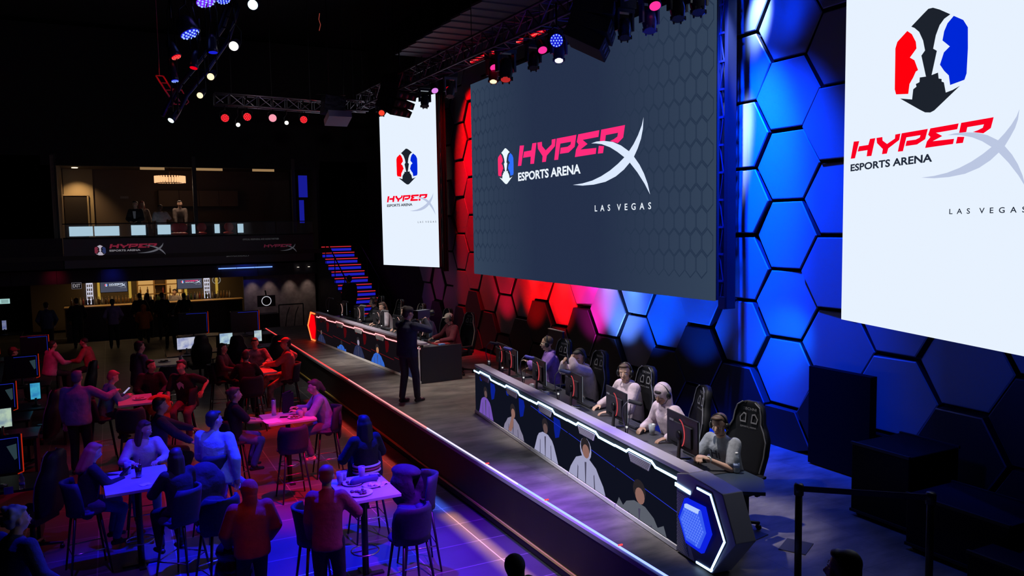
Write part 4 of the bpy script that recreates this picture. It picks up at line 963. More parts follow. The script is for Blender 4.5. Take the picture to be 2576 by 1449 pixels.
person('player in pale pink hoodie with both hands raised to his face', rel(BD, 2.24, 1.10), cb_ - .10, h=1.74, seat=.50, lean=16, hl=(-.05, .30, 1.22), hr=(.16, .36, 1.14), yaw=35, pitch=20, shirt=pink, sleeve='hoodie', headset=True, hero=True, hair=('short', None), curl=.6, nrm=(0, .9, .3))
person('player in purple hoodie and glasses at the far end of the blue desk', rel(BD, .93, 1.06), cb_ - .32, h=1.76, seat=.50, lean=8, hl=(-.16, .40, .98), hr=(.34, .36, .80), yaw=-8, pitch=4, shirt=pur, sleeve='hoodie', headset=True, glasses=True, hero=True, hair=('crop', brown), nrm=(.4, .2, 1))
# caster standing between the desks ---------------------------------------------
nav = fab('navy_jacket', (.028, .034, .08), .5)
def camx(root, P, s, pel, sp, nb, wl, wr, RH):
    c = MB(); m4 = Matrix.Rotation(.0, 3, 'Z'); c.box((.03, .36, 1.62), (.13, .30, .15)); hs = c.build('held_camera', mat('camera_body', (.02, .02, .025), .4), root)
    c = MB(); c.lathe([(.05, 0), (.055, .12), (.06, .14)], (.03, .50, 1.62), 12, Matrix.Rotation(-PI / 2, 3, 'X')); c.build('camera_lens', black, hs)
    c = MB(); f = frame((-.148, -.02, 1.28), (0, -1, 0), (0, 0, 1)); poly(c, [(-.05, .05), (-.015, .05), (0, .02), (.015, .05), (.05, .05), (.02, 0), (0, -.04), (-.03, .0)], f, .01)
    c.build('sleeve_badge', mat('badge_white', (.8, .8, .85), .5), root)
    c = MB(); c.cap((.13, .17, 1.30), .012, (.16, .2, 1.5), .016, 6); c.build('white_strap', MATS['badge_white'], root)
person('camera operator in navy jacket standing on stage beside the red desk', V((4.78, 13.75, SZ)), math.radians(-68), h=1.80, pose='stand', lean=2, hl=(-.10, .34, 1.50), hr=(.12, .36, 1.52), yaw=-6, pitch=6, shirt=nav, sleeve='long', pants=fab('charcoal', (.035, .036, .055)), fl=(-.11, -.06, .08), fr_=(.12, .12, .08), cap=mat('cap_black', (.015, .012, .02), .8), hero=True, extra=camx, w=1.22)
# players of the red desk --------------------------------------------------------
mar = fab('maroon', (.16, .015, .03), .4); whit = fab('white', (.62, .62, .66)); blk = fab('black_tee', (.012, .012, .015)); lblue = fab('sky', (.22, .42, .62))
person('player in maroon top and cream cap at the near end of the red desk', rel(RD, 6.62, 1.10), cr_ + .05, h=1.68, seat=.50, lean=12, hl=(-.12, .42, .78), hr=(.26, .40, .80), yaw=-10, pitch=10, shirt=mar, sleeve='long', hair=('short', brown), cap=mat('cap_cream', (.70, .62, .52), .8), headset=True, hero=True)
person('player in light blue top half hidden behind the camera operator', rel(RD, 5.55, 1.06), cr_, h=1.66, lean=15, yaw=10, pitch=15, shirt=lblue, headset=True, cap=mat('cap_red', (.5, .03, .05), .8))
person('player in black and red shirt hunched behind pale monitors at the red desk', rel(RD, 4.4, 1.05), cr_, h=1.68, lean=18, yaw=5, pitch=12, shirt=blk, headset=True)
person('long haired player in pale grey vest leaning over the red desk', rel(RD, 3.05, 1.02), cr_ - .1, h=1.68, lean=20, yaw=20, pitch=15, shirt=fab('pale_grey', (.42, .38, .42)), hair=('long', brown), headset=True)
person('player in black shirt with red and white print at the red desk', rel(RD, 2.15, 1.0), cr_ - .2, h=1.74, lean=8, yaw=-5, pitch=8, shirt=blk, hair=('curly', brown), headset=True, extra=print_on_chest([[(-.08, -.02), (.02, -.04), (.09, .08), (.06, .09), (.01, -.01), (-.08, .0)]], mat('badge_white', (.8, .8, .8))))
person('dark figure climbing the red and blue lit steps', V((aty(880, 720, 24.3).x, 24.3, SZ)), math.radians(10), h=1.78, pose='stand', lean=3, hl=(-.2, .1, .85), hr=(.2, .1, .85), shirt=blk, pants=blk, low=True)

# ------------------------------------------------------------------ high tables and stools
ttop = mat('pale_table_top', (.55, .53, .56), .4, noise=.2, nscale=5)
def make_table(label, loc, rz, sx=.70, sy=.78, h=1.05, group='high square tables'):
    t = thing('high_table', label, 'table', loc, rz, group)
    MB().box((0, 0, h - .018), (sx, sy, .036)).build('tabletop', ttop, t, .004)
    m = MB(); m.tube([(0, 0, .03), (0, 0, h - .03)], .038, 10); m.build('pedestal', mat('pedestal_black', (.015, .015, .02), .4, .4), t)
    m = MB(); m.box((0, 0, .012), (.42, .08, .024)); m.box((0, 0, .012), (.08, .42, .024)); m.build('cross_foot', MATS['pedestal_black'], t, .005)
    m = MB(); m.tube([(.16 * math.cos(a), .16 * math.sin(a), .30) for a in [2 * PI * k / 16 for k in range(16)]], .009, 6, True); m.box((0, 0, .30), (.32, .012, .012)); m.build('foot_ring', chrome, t)
    return t
def make_stool(label, loc, rz, group='navy bar stools', legs=True):
    """faces local +y"""
    t = thing('bar_stool', label, 'stool', loc, rz, group)
    m = MB(); m.cap((-.13, 0, .74), .075, (.13, 0, .74), .075, 10); m.ell((0, .02, .745), (.23, .22, .05)); m.build('seat', navyfab, t)
    m = MB(); vs = []; N = 11; Z = [(.72, .0, .92), (.80, .0, 1.0), (.95, -.02, 1.02), (1.06, -.04, .96), (1.12, -.055, .80)]
    for z_, dy, k in Z:
        for i in range(N):
            a = math.radians(-72 + 144 * i / (N - 1)); vs.append((.235 * k * math.sin(a) * 1.02, .03 - .235 * math.cos(a) + dy, z_))
        for i in range(N - 1, -1, -1):
            a = math.radians(-72 + 144 * i / (N - 1)); vs.append((.20 * k * math.sin(a), .03 - .200 * math.cos(a) + dy, z_))
    M_ = 2 * N; fs = []
    for i in range(len(Z) - 1):
        for k in range(M_): fs.append((i * M_ + k, i * M_ + (k + 1) % M_, (i + 1) * M_ + (k + 1) % M_, (i + 1) * M_ + k))
    for i in range(N - 1):
        fs.append((i, M_ - 1 - i, M_ - 2 - i, i + 1)); b0 = (len(Z) - 1) * M_; fs.append((b0 + i, b0 + i + 1, b0 + M_ - 2 - i, b0 + M_ - 1 - i))
    m.add(vs, fs, True); m.build('backrest', navyfab, t)
    if legs:
        for sx_, sy_ in ((-1, -1), (1, -1), (1, 1), (-1, 1)):
            m = MB(); m.tube([(sx_ * .13, sy_ * .13, .71), (sx_ * .215, sy_ * .215, 0)], .015, 7, rads=[.017, .011]); m.build('leg', MATS['stool_leg'] if 'stool_leg' in MATS else mat('stool_leg', (.02, .02, .03), .35, .5), t)
        m = MB(); q = .185
        m.tube([(-q, -q, .30), (q, -q, .30), (q, q, .30), (-q, q, .30)], .008, 6, True); m.build('foot_rail', chrome, t)
    return t
F_ = lambda y: 0
def g2(x, y): return V((x, y, 0))
TA, TB, TC, TD, TE, TF = g2(2.43, 8.63), g2(2.35, 12.53), g2(.14, 10.27), g2(2.56, 17.0), g2(.25, 15.25), g2(1.02, 19.3)
make_table('square high table crowded with glasses and plates, nearest the stage front', TA, 0, .62, .86)
make_table('square high table under violet light with a tall bottle and papers', TB, .04, .74, .72)
make_table('square high table at lower left with a dark drink on it', TC, .05, .72, .92)
make_table('square high table in red light where the man in the hat sits', TD, .1, .74, .72)
make_table('square high table with the orange jacket beside it, middle left', TE, 0, .55, .85)
make_table('empty looking square high table in dim red light, far middle', TF, 0, .70, 1.0)
stool0 = make_stool('navy bar stool pushed to the near side of the crowded table', g2(2.66, 7.72), .12)
for x, y, r, lb in ((3.05, 8.55, 1.45, 'navy bar stool with a dark coat on it, right of the crowded table'), (1.78, 8.15, -1.5, 'navy bar stool left of the crowded table, behind the reddish person'), (2.80, 9.75, PI, 'navy bar stool of the long haired person in striped top'),
                    (2.25, 11.72, .05, 'navy bar stool with its back to the camera at the violet table'), (2.98, 12.6, 1.5, 'navy bar stool under the woman in blue at the violet table'), (1.52, 12.6, -1.5, 'navy bar stool under the woman in black at the violet table'),
                    (-.42, 10.35, -1.4, 'navy bar stool under the red haired girl'), (.55, 9.5, .9, 'navy bar stool of the dark haired diner with glasses'), (.22, 11.35, PI, 'navy bar stool of the woman in white blouse'), (1.05, 10.75, .4, 'navy bar stool under the man in pale sweater'),
                    (2.35, 16.15, .1, 'navy bar stool with its back to the camera in red light'), (3.30, 17.2, 1.5, 'navy bar stool under the man in the hat'), (1.95, 17.9, -1.8, 'navy bar stool of the red lit woman'), (2.75, 18.3, PI, 'navy bar stool under the man in plaid shirt'),
                    (-.30, 15.4, -1.5, 'navy bar stool under the teal sweater person'), (.55, 16.3, PI, 'navy bar stool beyond the middle left table'), (1.05, 15.5, 1.6, 'navy bar stool of the man turned in his seat'), (.15, 14.3, 0, 'navy bar stool on the near side of the middle left table'), (1.0, 18.3, 0, 'navy bar stool at the far dim table'), (0.9, 9.0, .3, 'navy bar stool in front at lower left, back to the camera')):
    dup(stool0, g2(x, y), r, lb)

# ------------------------------------------------------------------ audience
teal = fab('teal', (.10, .42, .45)); bluf = fab('blue_shirt', (.22, .30, .55)); redh = fab('red_hoodie', (.42, .035, .04)); pale = fab('pale_sweater', (.36, .50, .62)); jean = fab('jeans', (.10, .14, .30)); wblouse = fab('blouse', (.62, .60, .68))
plaid = fab('plaid', (.42, .34, .50), .9); orange = fab('orange', (.65, .13, .02)); redhair = mat('hair_red', (.42, .10, .08), .6); wshoe = mat('shoe_white', (.6, .6, .62), .5); blond = mat('hair_blond', (.42, .28, .16), .6)
ST = dict(seat=.74, fl=(-.12, .26, .36), fr_=(.12, .24, .34))
# near group
person('person in red hooded top seen from behind, standing at lower middle', g2(1.12, 8.1), .05, h=1.50, pose='stand', lean=3, hl=(-.20, .16, .80), hr=(.20, .16, .80), shirt=redh, sleeve='hoodie', hood='up', pants=blk, w=1.15)
person('person in reddish top bending over the crowded table from behind', g2(1.80, 7.75), -.35, h=1.62, pose='stand', lean=7, hl=(-.2, .2, .80), hr=(.28, .36, 1.0), shirt=fab('dusty_red', (.32, .04, .08)), pants=blk, hair=('short', mat('hair_auburn', (.22, .05, .05), .6)), pitch=15, w=.95)
def stripes(root, P, s, pel, sp, nb, wl, wr, RH):
    for i, (z_, c_) in enumerate(((.10, (.75, .72, .80)), (.06, (.5, .08, .14)), (.02, (.75, .72, .80)))):
        m = MB(); m.tube([pel + sp * (z_ + .01) + V((.178 * math.cos(a), .138 * math.sin(a), 0)) for a in [2 * PI * k / 18 for k in range(18)]], .016, 6, True); m.build('stripe_band', mat('stripe_%d' % (i % 2), c_, .8), root)
person('person with long black hair and striped hem seen from behind by the stage', g2(2.80, 9.78), .25, h=1.66, lean=4, seat=.74, fl=(-.12, .26, .36), fr_=(.12, .24, .34), hl=(-.18, .3, 1.02), hr=(.18, .3, 1.02), shirt=blk, hair=('long', None), extra=stripes, pants=blk)
# violet table
person('woman in blue shirt and ripped jeans leaning on the violet table, facing left', g2(2.98, 12.62), math.radians(84), h=1.68, lean=18, hl=(-.10, .46, 1.10), hr=(.12, .44, 1.12), pitch=14, shirt=bluf, pants=jean, shoes=wshoe, hair=('pony', brown), hero=False, **ST)
person('woman in black top with necklace at the left of the violet table', g2(1.55, 12.62), math.radians(-84), h=1.66, lean=4, hl=(-.10, .36, 1.02), hr=(.12, .40, 1.02), shirt=blk, sleeve='short', pants=jean, hair=('bun', brown), w=1.1, extra=print_on_chest([[(-.02, .08), (.02, .08), (.03, .03), (0, -.02), (-.03, .03)]], mat('badge_white', (.8, .8, .8)), 'necklace'), **ST)
# lower left table
person('red haired girl looking down at her phone at the lower left table', g2(-.38, 10.40), math.radians(-75), h=1.52, lean=8, hl=(-.08, .36, 1.02), hr=(.10, .36, 1.04), pitch=22, shirt=blk, hair=('long', redhair), pants=jean, **ST)
person('diner with dark hair and glasses at the right of the lower left table', g2(.56, 9.55), math.radians(25), h=1.56, lean=8, hl=(-.14, .36, 1.02), hr=(.12, .36, 1.02), yaw=-30, shirt=blk, hair=('long', None), glasses=True, pants=blk, **ST)
person('woman in white blouse with long brown hair at the lower left table', g2(.26, 11.28), math.radians(178), h=1.58, lean=10, hl=(-.16, .36, 1.06), hr=(.14, .36, 1.06), yaw=52, pitch=10, shirt=wblouse, hair=('long', brown), pants=jean, **ST)
person('man in pale blue sweater sitting sideways with hand on his hip', g2(1.12, 10.72), math.radians(-40), h=1.80, lean=4, side=-8, hl=(-.2, .22, .86), hr=(.26, -.02, .80), yaw=-25, shirt=pale, pants=jean, w=1.2, hair=('short', None), seat=.74, fl=(-.2, .3, .3), fr_=(.2, .34, .12))
person('man with short hair reaching his arm along the back of the lower left group', g2(.46, 12.25), math.radians(-80), h=1.72, lean=6, hl=(.10, .5, 1.1), hr=(.55, .35, 1.02), yaw=-5, shirt=fab('dim_navy', (.05, .06, .14)), pants=blk, **ST)
# middle left
person('person in teal sweater reading a phone at the middle left table', g2(-.22, 15.45), math.radians(-75), h=1.62, lean=14, hl=(-.06, .34, 1.08), hr=(.10, .34, 1.08), pitch=25, shirt=teal, hair=('short', redhair), pants=blk, **ST)
person('tall person in black trousers standing at left with back turned', g2(-.62, 14.7), math.radians(-15), h=1.74, pose='stand', lean=4, hl=(-.24, .1, .86), hr=(.50, .30, 1.30), shirt=fab('dusk_violet', (.26, .16, .38)), pants=blk, hair=('short', mat('hair_violet', (.12, .08, .16), .6)), w=1.15)
person('man in dim violet shirt walking through the middle of the hall', g2(.38, 17.7), math.radians(-60), h=1.78, pose='stand', lean=3, hl=(-.2, .2, .95), hr=(.22, .12, .86), shirt=fab('dim_violet', (.16, .10, .22)), pants=blk)
person('dark clothed man with pale collar beyond the middle left table', g2(.55, 16.25), PI, h=1.66, lean=6, shirt=blk, hl=(-.16, .34, 1.0), hr=(.16, .34, 1.0), yaw=40, pants=blk, **ST)
person('man in black printed shirt turned sideways on his stool, one foot raised', g2(1.12, 15.6), math.radians(150), h=1.74, lean=4, side=6, hl=(-.32, .05, 1.05), hr=(.2, .3, .92), yaw=-10, shirt=blk, sleeve='short', pants=fab('short_trousers', (.2, .08, .12)), shoes=wshoe, w=1.1, extra=print_on_chest([[(-.07, .06), (.0, .10), (.06, .05), (.05, -.04), (.01, .02), (-.04, -.06), (-.06, .0)]], mat('badge_white', (.8, .8, .8))), seat=.74, fl=(-.2, .38, .28), fr_=(.1, .2, .34))
# red table
person('woman with long dark hair in red light at the far left of the red table', g2(2.02, 17.95), math.radians(-120), h=1.60, lean=4, shirt=fab('dark_red', (.16, .03, .05)), hl=(-.12, .3, .98), hr=(.12, .34, 1.0), hair=('long', None), pants=blk, **ST)
person('man in plaid shirt leaning on the red lit table', g2(2.76, 18.25), math.radians(175), h=1.72, lean=16, shirt=plaid, hl=(-.2, .5, 1.08), hr=(.16, .5, 1.08), pitch=10, pants=jean, w=1.15, **ST)
person('dark haired person at the near side of the red lit table', g2(2.30, 16.35), math.radians(-5), h=1.62, lean=12, shirt=blk, hl=(-.16, .4, 1.08), hr=(.16, .4, 1.08), pitch=20, pants=blk, **ST)
person('man in red hat and red shirt stretching one leg beside the red lit table', g2(3.28, 17.25), math.radians(80), h=1.80, lean=2, shirt=fab('scarlet', (.55, .12, .12)), hl=(-.05, .46, 1.10), hr=(.28, -.02, 1.02), pants=fab('camo', (.50, .28, .24), .8), shoes=wshoe, cap=mat('cap_scarlet', (.5, .1, .1), .8), seat=.74, fl=(-.10, .40, .18), fr_=(.14, .62, .42), w=1.2)
# far left seats
person('person in pink shirt seated among the far left gaming stations', g2(-1.48, 22.3), math.radians(-60), h=1.68, lean=10, shirt=fab('hot_pink', (.75, .25, .48)), seat=.5, w=1.2)
person('man in red light at the far left gaming stations, leaning forward', g2(-.60, 22.5), math.radians(70), h=1.68, lean=14, shirt=fab('brick', (.5, .08, .10)), seat=.5, hair=('crop', None))
person('person in dim red cap at the left edge gaming station', g2(-2.25, 21.6), math.radians(-60), h=1.66, lean=10, shirt=blk, seat=.5, cap=mat('cap_dimred', (.3, .03, .04), .8))
person('person with blue lit hair and dark jacket at the bottom left corner', g2(-.92, 7.85), math.radians(-50), h=1.66, pose='stand', lean=8, hl=(-.2, .2, .9), hr=(.25, .25, .95), yaw=-20, shirt=fab('ink_jacket', (.05, .05, .12)), hair=('curly', mat('hair_grey', (.3, .3, .34), .7)), pants=blk, w=1.2)
person('person in dark hooded top at the bottom edge by the stage front', g2(2.72, 5.35), 0.2, h=1.42, pose='stand', lean=4, shirt=blk, pants=blk, hood='up', sleeve='hoodie', hl=(-.2, .2, .8), hr=(.2, .2, .8))
p_ = atz(2150, 1360, 2.3)
person('blurred dark person standing on stage behind the barrier, bottom right', V((p_.x, p_.y, SZ)), .6, h=1.50, pose='stand', lean=4, shirt=fab('shadow_grey', (.05, .05, .07)), pants=blk, hl=(-.2, .2, .8), hr=(.2, .2, .8), w=1.1)
# bar guests
for x, y, hh, lb, shm, hm_, r in ((1.58, 31.6, 1.76, 'dark silhouette of a guest standing at the middle of the bar', blk, 'short', 0), (.86, 32.2, 1.74, 'dark silhouette of a guest with back printed shirt at the bar', blk, 'short', .1), (1.12, 32.4, 1.72, 'dark silhouette beside the printed shirt guest at the bar', blk, 'long', 0),
        (-1.15, 31.0, 1.76, 'broad dark silhouette of a guest near the exit sign', blk, 'short', .2), (2.35, 31.9, 1.68, 'dark silhouette of a guest right of centre at the bar', blk, 'short', 0), (-2.0, 30.0, 1.74, 'dim blue figure left of the broad silhouette near the exit sign', fab('dim_navy', (.05, .06, .14)), 'short', 0),
        (-.05, 30.2, 1.72, 'standing figure in dim violet shirt left of the orange hoodie', fab('dusk_violet', (.26, .16, .38)), 'short', 0), (2.2, 34.05, 1.70, 'bartender in pale shirt leaning behind the bar bottles', fab('pale_grey', (.42, .38, .42)), 'short', 2.6)):
    person(lb, g2(x, y), r, h=hh, pose='stand', lean=3, shirt=shm, pants=blk, hair=(hm_, None), low=True, hl=(-.2, .2, .95), hr=(.2, .2, .95))
person('seated guest in orange hoodie with hood up before the bar', g2(.92, 30.6), 0, h=1.70, lean=5, seat=.55, shirt=orange, sleeve='hoodie', hood='up', low=True)
person('dark seated guest right of the orange hoodie', g2(1.75, 28.8), .2, h=1.66, lean=6, seat=.5, shirt=blk, low=True)
# balcony guests
BZ = 3.28
person('man in dark jacket and white shirt standing on the balcony', V((.80, 29.0, BZ)), PI - .3, h=1.74, pose='stand', lean=3, shirt=fab('jacket_black', (.02, .02, .025)), hl=(-.1, .3, 1.05), hr=(.1, .3, 1.05), low=True, extra=print_on_chest([[(-.03, -.1), (.03, -.1), (.05, .14), (-.05, .14)]], mat('shirt_white', (.6, .58, .6), .7), 'shirt_front'))
person('person in tan jacket half hidden behind the dark jacket man on the balcony', V((1.0, 29.7, BZ)), PI + .4, h=1.76, pose='stand', lean=3, shirt=fab('tan', (.36, .26, .20)), hair=('long', redhair), low=True)
person('man in white short sleeved shirt leaning on the balcony rail', V((1.55, 28.9, BZ)), PI + .2, h=1.62, pose='stand', lean=8, side=4, shirt=fab('white_shirt', (.55, .50, .50)), sleeve='short', hl=(-.38, .26, .85), hr=(.3, .1, .8), low=True, skin=SKIND, w=1.1)
person('tall dim person standing at the back of the balcony room', V((2.3, 31.0, BZ)), PI, h=1.82, pose='stand', lean=2, shirt=fab('grey_brown', (.20, .15, .14)), low=True)

# ------------------------------------------------------------------ table ware
def small(mb_list, name, label, cat, loc, rz=0, group=None):
    """mb_list: [(MB, part name, material)]"""
    if len(mb_list) == 1:
        o = mb_list[0][0].build(name, mb_list[0][2]); o.location = loc; o.rotation_euler = (0, 0, rz); return tag(o, label, cat, group)
    t = thing(name, label, cat, loc, rz, group)
    for m, nm, mt in mb_list: m.build(nm, mt, t)
    return t
china = mat('white_china', (.62, .62, .68), .3); paper = mat('paper_white', (.75, .73, .78), .7)
def plate(label, loc, r=.13, food=None):
    a = MB(); a.lathe([(r * .55, 0), (r * .6, .004), (r, .018), (r * .97, .022), (r * .6, .009), (.001, .008)], n=20)
    L_ = [(a, 'dish', china)]
    if food:
        b = MB(); rr = random.Random(int(r * 1000))
        for i in range(9): b.ell((rr.uniform(-.5, .5) * r, rr.uniform(-.5, .5) * r, .022), (rr.uniform(.014, .03), rr.uniform(.014, .03), .014), n=8, m=6)
        L_.append((b, 'food', food))
    return small(L_, 'dinner_plate', label, 'plate', loc, 0, 'plates on the high tables')
dim = mat('dark_food', (.12, .05, .03), .6)
h = 1.05
plate('oval plate with dark leftovers at the front left of the crowded table', V((2.33, 8.42, h)), .15, dim)
plate('plate with crumpled napkin at the middle of the crowded table', V((2.52, 8.60, h)), .11, paper)
plate('plate with leftovers at the back of the crowded table', V((2.35, 8.78, h)), .12, dim)
plate('small plate on the violet table beside the papers', V((2.42, 12.38, h)), .10, dim)
plate('small plate on the middle left table', V((.32, 15.2, h)), .12, mat('pale_food', (.5, .3, .25), .6))
plate('plate on the far dim table', V((.95, 19.3, h)), .13, dim)
make_cup('tall glass with clear drink at the back of the crowded table', V((2.50, 8.92, h)), h=.15, straw=False)
make_cup('tall glass with ice at the left of the crowded table', V((2.22, 8.84, h)), h=.15, straw=False)
make_cup('short glass at the back left of the crowded table', V((2.30, 8.99, h)), h=.10, straw=False)
make_cup('dark soft drink with straw on the lower left table', V((.16, 10.32, h)), m_=mat('cola', (.03, .012, .01), .2), h=.14)
make_cup('tall clear glass on the lower left table before the white blouse', V((.05, 10.55, h)), straw=False, h=.14)
make_cup('glass of ice on the violet table beside the woman in blue', V((2.60, 12.45, h)), straw=False, h=.12)
make_cup('second glass of ice on the violet table nearer the camera', V((2.52, 12.36, h)), straw=False, h=.10)
make_cup('glass on the far dim table', V((1.28, 19.2, h)), straw=True)
a = MB(); a.lathe([(.037, 0), (.037, .235), (.03, .25)], n=14); b = MB(); b.lathe([(.03, .25), (.03, .275)], n=14)
small([(a, 'flask_body', mat('steel_flask', (.55, .55, .6), .3, .6)), (b, 'flask_lid', black)], 'steel_flask', 'tall steel drinks flask on the violet table', 'flask', V((2.18, 12.74, h)))
a = MB(); a.box((0, 0, .16), (.17, .06, .32)); b = MB(); b.cap((-.04, .0, .32), .02, (.04, .0, .34), .02, 8)
small([(a, 'holder_body', blackm), (b, 'holder_top', blackm)], 'menu_holder', 'tall black menu holder on the far edge of the violet table', 'holder', V((2.42, 12.82, h)), .1)
for i, (x, y, sx_, sy_, r, lb) in enumerate(((2.56, 12.66, .21, .29, .9, 'white sheet held up at the far right of the violet table'), (2.08, 12.34, .24, .30, .1, 'white sheet hanging over the left edge of the violet table'), (2.62, 8.62, .20, .16, .6, 'crumpled white napkin at the right of the crowded table'), (.22, 9.98, .12, .10, .4, 'white napkin at the corner of the lower left table'))):
    m = MB(); n = 6; vs = [((a_ / n - .5) * sx_, (b_ / n - .5) * sy_, .006 + (.02 if i == 2 else .003) * math.sin(a_ * 1.7 + i) * math.cos(b_ * 1.3)) for a_ in range(n + 1) for b_ in range(n + 1)]
    m.add(vs + [(v[0], v[1], v[2] - .002) for v in vs], [(a_ * (n + 1) + b_, (a_ + 1) * (n + 1) + b_, (a_ + 1) * (n + 1) + b_ + 1, a_ * (n + 1) + b_ + 1) for a_ in range(n) for b_ in range(n)], True)
    o = m.build('paper_sheet' if i != 2 else 'napkin', paper); o.location = (x, y, h); o.rotation_euler = (0, 0, r); tag(o, lb, 'paper')
def phone(label, loc, rz, rx=0, lit=False):
    t = thing('mobile_phone', label, 'phone', loc, rz); MB().box((0, 0, .005), (.075, .15, .009)).build('phone_body', black, t, .003); MB().box((0, 0, .0105), (.068, .14, .002)).build('phone_screen', emis('phone_glow', (.6, .5, .9), .6) if lit else mat('phone_glass', (.02, .02, .03), .1), t)
    t.rotation_euler = (rx, 0, rz)
phone('dark phone at the back right corner of the crowded table', V((2.66, 8.94, h)), 1.2)
phone('phone lying on the violet table', V((2.30, 12.50, h)), 1.3)
phone('lit phone held by the teal sweater person', V((.13, 15.55, 1.16)), -1.2, .7, True)
phone('phone in the hands of the red haired girl', V((.02, 10.5, 1.10)), -1.2, .7)
m = MB(); m.cap((-.13, 0, .045), .042, (.13, .03, .045), .04, 10); o = m.build('rolled_cloth', mat('dark_cloth', (.06, .06, .12), .8)); o.location = (2.48, 8.72, h); tag(o, 'rolled dark cloth lying across the crowded table', 'cloth')
# coats and bags
def draped(label, name, loc, rz, m_, pts, cat='jacket', vox=.02):
    m = MB()
    for p, r in pts: m.ell(p, r, n=12, m=8)
    me = remesh(m, name, vox, 6); me.materials.clear(); me.materials.append(m_); o = bpy.data.objects.new(name, me); COL.objects.link(o); o.location = loc; o.rotation_euler = (0, 0, rz); return tag(o, label, cat)
draped('orange jacket hanging on the stool beside the middle left table', 'orange_jacket', V((.62, 15.12, 0)), .1, orange, [((0, 0, 1.02), (.20, .12, .10)), ((0, -.02, .88), (.21, .12, .16)), ((.05, -.03, .70), (.13, .09, .16)), ((.10, -.02, .52), (.05, .05, .16)), ((.14, -.02, .38), (.03, .03, .10))])
draped('dark coat draped over the stool right of the crowded table', 'dark_coat', V((2.98, 8.72, 0)), .5, fab('coat_black', (.02, .02, .035)), [((0, 0, 1.12), (.13, .22, .08)), ((-.08, 0, .92), (.07, .2, .22)), ((.08, 0, .95), (.07, .2, .2)), ((-.02, -.1, .75), (.12, .14, .14))])
draped('dark coat hanging from the stool of the woman in blue', 'dark_coat', V((3.16, 12.55, 0)), 0, fab('coat_black', (.02, .02, .035)), [((0, 0, .92), (.05, .16, .2)), ((0, .02, .72), (.04, .12, .16))])
draped('big dark coat spread over the stool in front of the pale sweater man', 'dark_coat', V((.86, 10.0, 0)), .2, fab('coat_black', (.02, .02, .035)), [((0, 0, 1.06), (.19, .13, .16)), ((-.06, 0, .92), (.20, .16, .22)), ((.08, 0, .95), (.18, .14, .18)), ((0, -.05, .66), (.24, .18, .2)), ((.05, -.05, .5), (.2, .14, .1))])
draped('dark backpack with glossy studs at the bottom of the lower left group', 'backpack', V((.98, 8.35, 0)), .2, mat('glossy_black', (.012, .012, .014), .25, bump=.6, nscale=20), [((0, 0, .72), (.20, .15, .12)), ((0, 0, .48), (.22, .17, .26)), ((0, -.08, .36), (.16, .12, .16)), ((0, 0, .2), (.2, .16, .2))], 'bag')

# ------------------------------------------------------------------ gaming stations on the left
shell = mat('monitor_shell', (.01, .01, .01)); blue_in = emis('inner_blue_line', (.01, .02, .38), 1)
def station(label, loc, rz, w=.62, h_=.50, pic=None, group='gaming station screens with red strips'):
    t = thing('gaming_display', label, 'monitor', loc, rz, group)
    m = MB(); m.box((0, 0, .40), (w, .04, h_)); m.build('display_shell', mat('station_shell', (.006, .007, .016), .3), t, .01)
    m = MB(); m.tube([(w / 2 + .006, -.02, .40 + h_ / 2), (w / 2 + .006, -.02, .40 - h_ / 2)], .007, 6); m.tube([(w / 2 + .006, -.02, .40 - h_ / 2), (w / 2 - .06, -.02, .40 - h_ / 2 - .02)], .006, 5); m.build('red_strip', e_dred, t)
    f = frame((0, -.022, .40), (1, 0, 0), (0, 0, 1)); m = MB(); a, b = w / 2 - .035, h_ / 2 - .04
    ribbon(m, [(-a * .5, b), (a, b), (a, -b)], .008, f, .003); m.build('blue_edge_light', blue_in, t)
    if pic:
        m = MB(); poly(m, [(a - .13, b - .1), (a - .02, b - .08), (a - .02, -.06), (a - .05, -.08)], f, .003); m.build('screen_reflection', emis('dull_teal', (.02, .04, .05), 1), t)
    m = MB(); m.lathe([(.10, 0), (.10, .012), (.03, .02)], n=6); m.cap((0, .03, .02), .02, (0, .03, .3), .02, 8); m.build('hexagon_stand', mat('stand_grey', (1, 1, 1)), t)
    return t
def lan_desk(label, loc, sx, sy, h_=.74):
    t = thing('lan_desk', label, 'desk', loc, 0, 'desks of the gaming stations'); MB().box((0, 0, h_), (sx, sy, .035)).build('desktop', mat('lan_top', (.02, .02, .026), .35), t, .004)
    for x in (-sx / 2 + .05, sx / 2 - .05):
        m = MB(); m.box((x, 0, h_ / 2), (.04, sy - .1, h_)); m.build('desk_side', blackm, t)
pos = [((60, 1215), 'at the left edge, nearest the camera'), ((45, 1050), 'second from the camera at the left edge'), ((100, 965), 'third in the left column, behind the tall standing person'), ((125, 905), 'fourth in the left column beside the pink shirt'), ((0, 905), 'at the far left edge behind the dim red cap')]
for (px, py), wch in pos:
    p = atz(px, py, .76); w_ = .62 if py < 1100 else .55
    lan_desk('black gaming desk ' + wch, V((p.x - .35, p.y + .1, 0)), 1.1, .75)
    station('dark gaming display with red strip ' + wch, V((p.x - w_ / 2, p.y, .76)), .12, w_, .50, py > 950)
for i, (px, py, wch) in enumerate(((527, 842, 'left one of the pair before the bar'), (655, 838, 'right one of the pair before the bar'))):
    p = atz(px, py, .76); lan_desk('black gaming desk with raised display, ' + wch, V((p.x - .3, p.y + .1, 0)), 1.2, .75)
    station('big dark display with red strip, ' + wch, V((p.x - .45, p.y, .76)), 0.02, .85, .66)
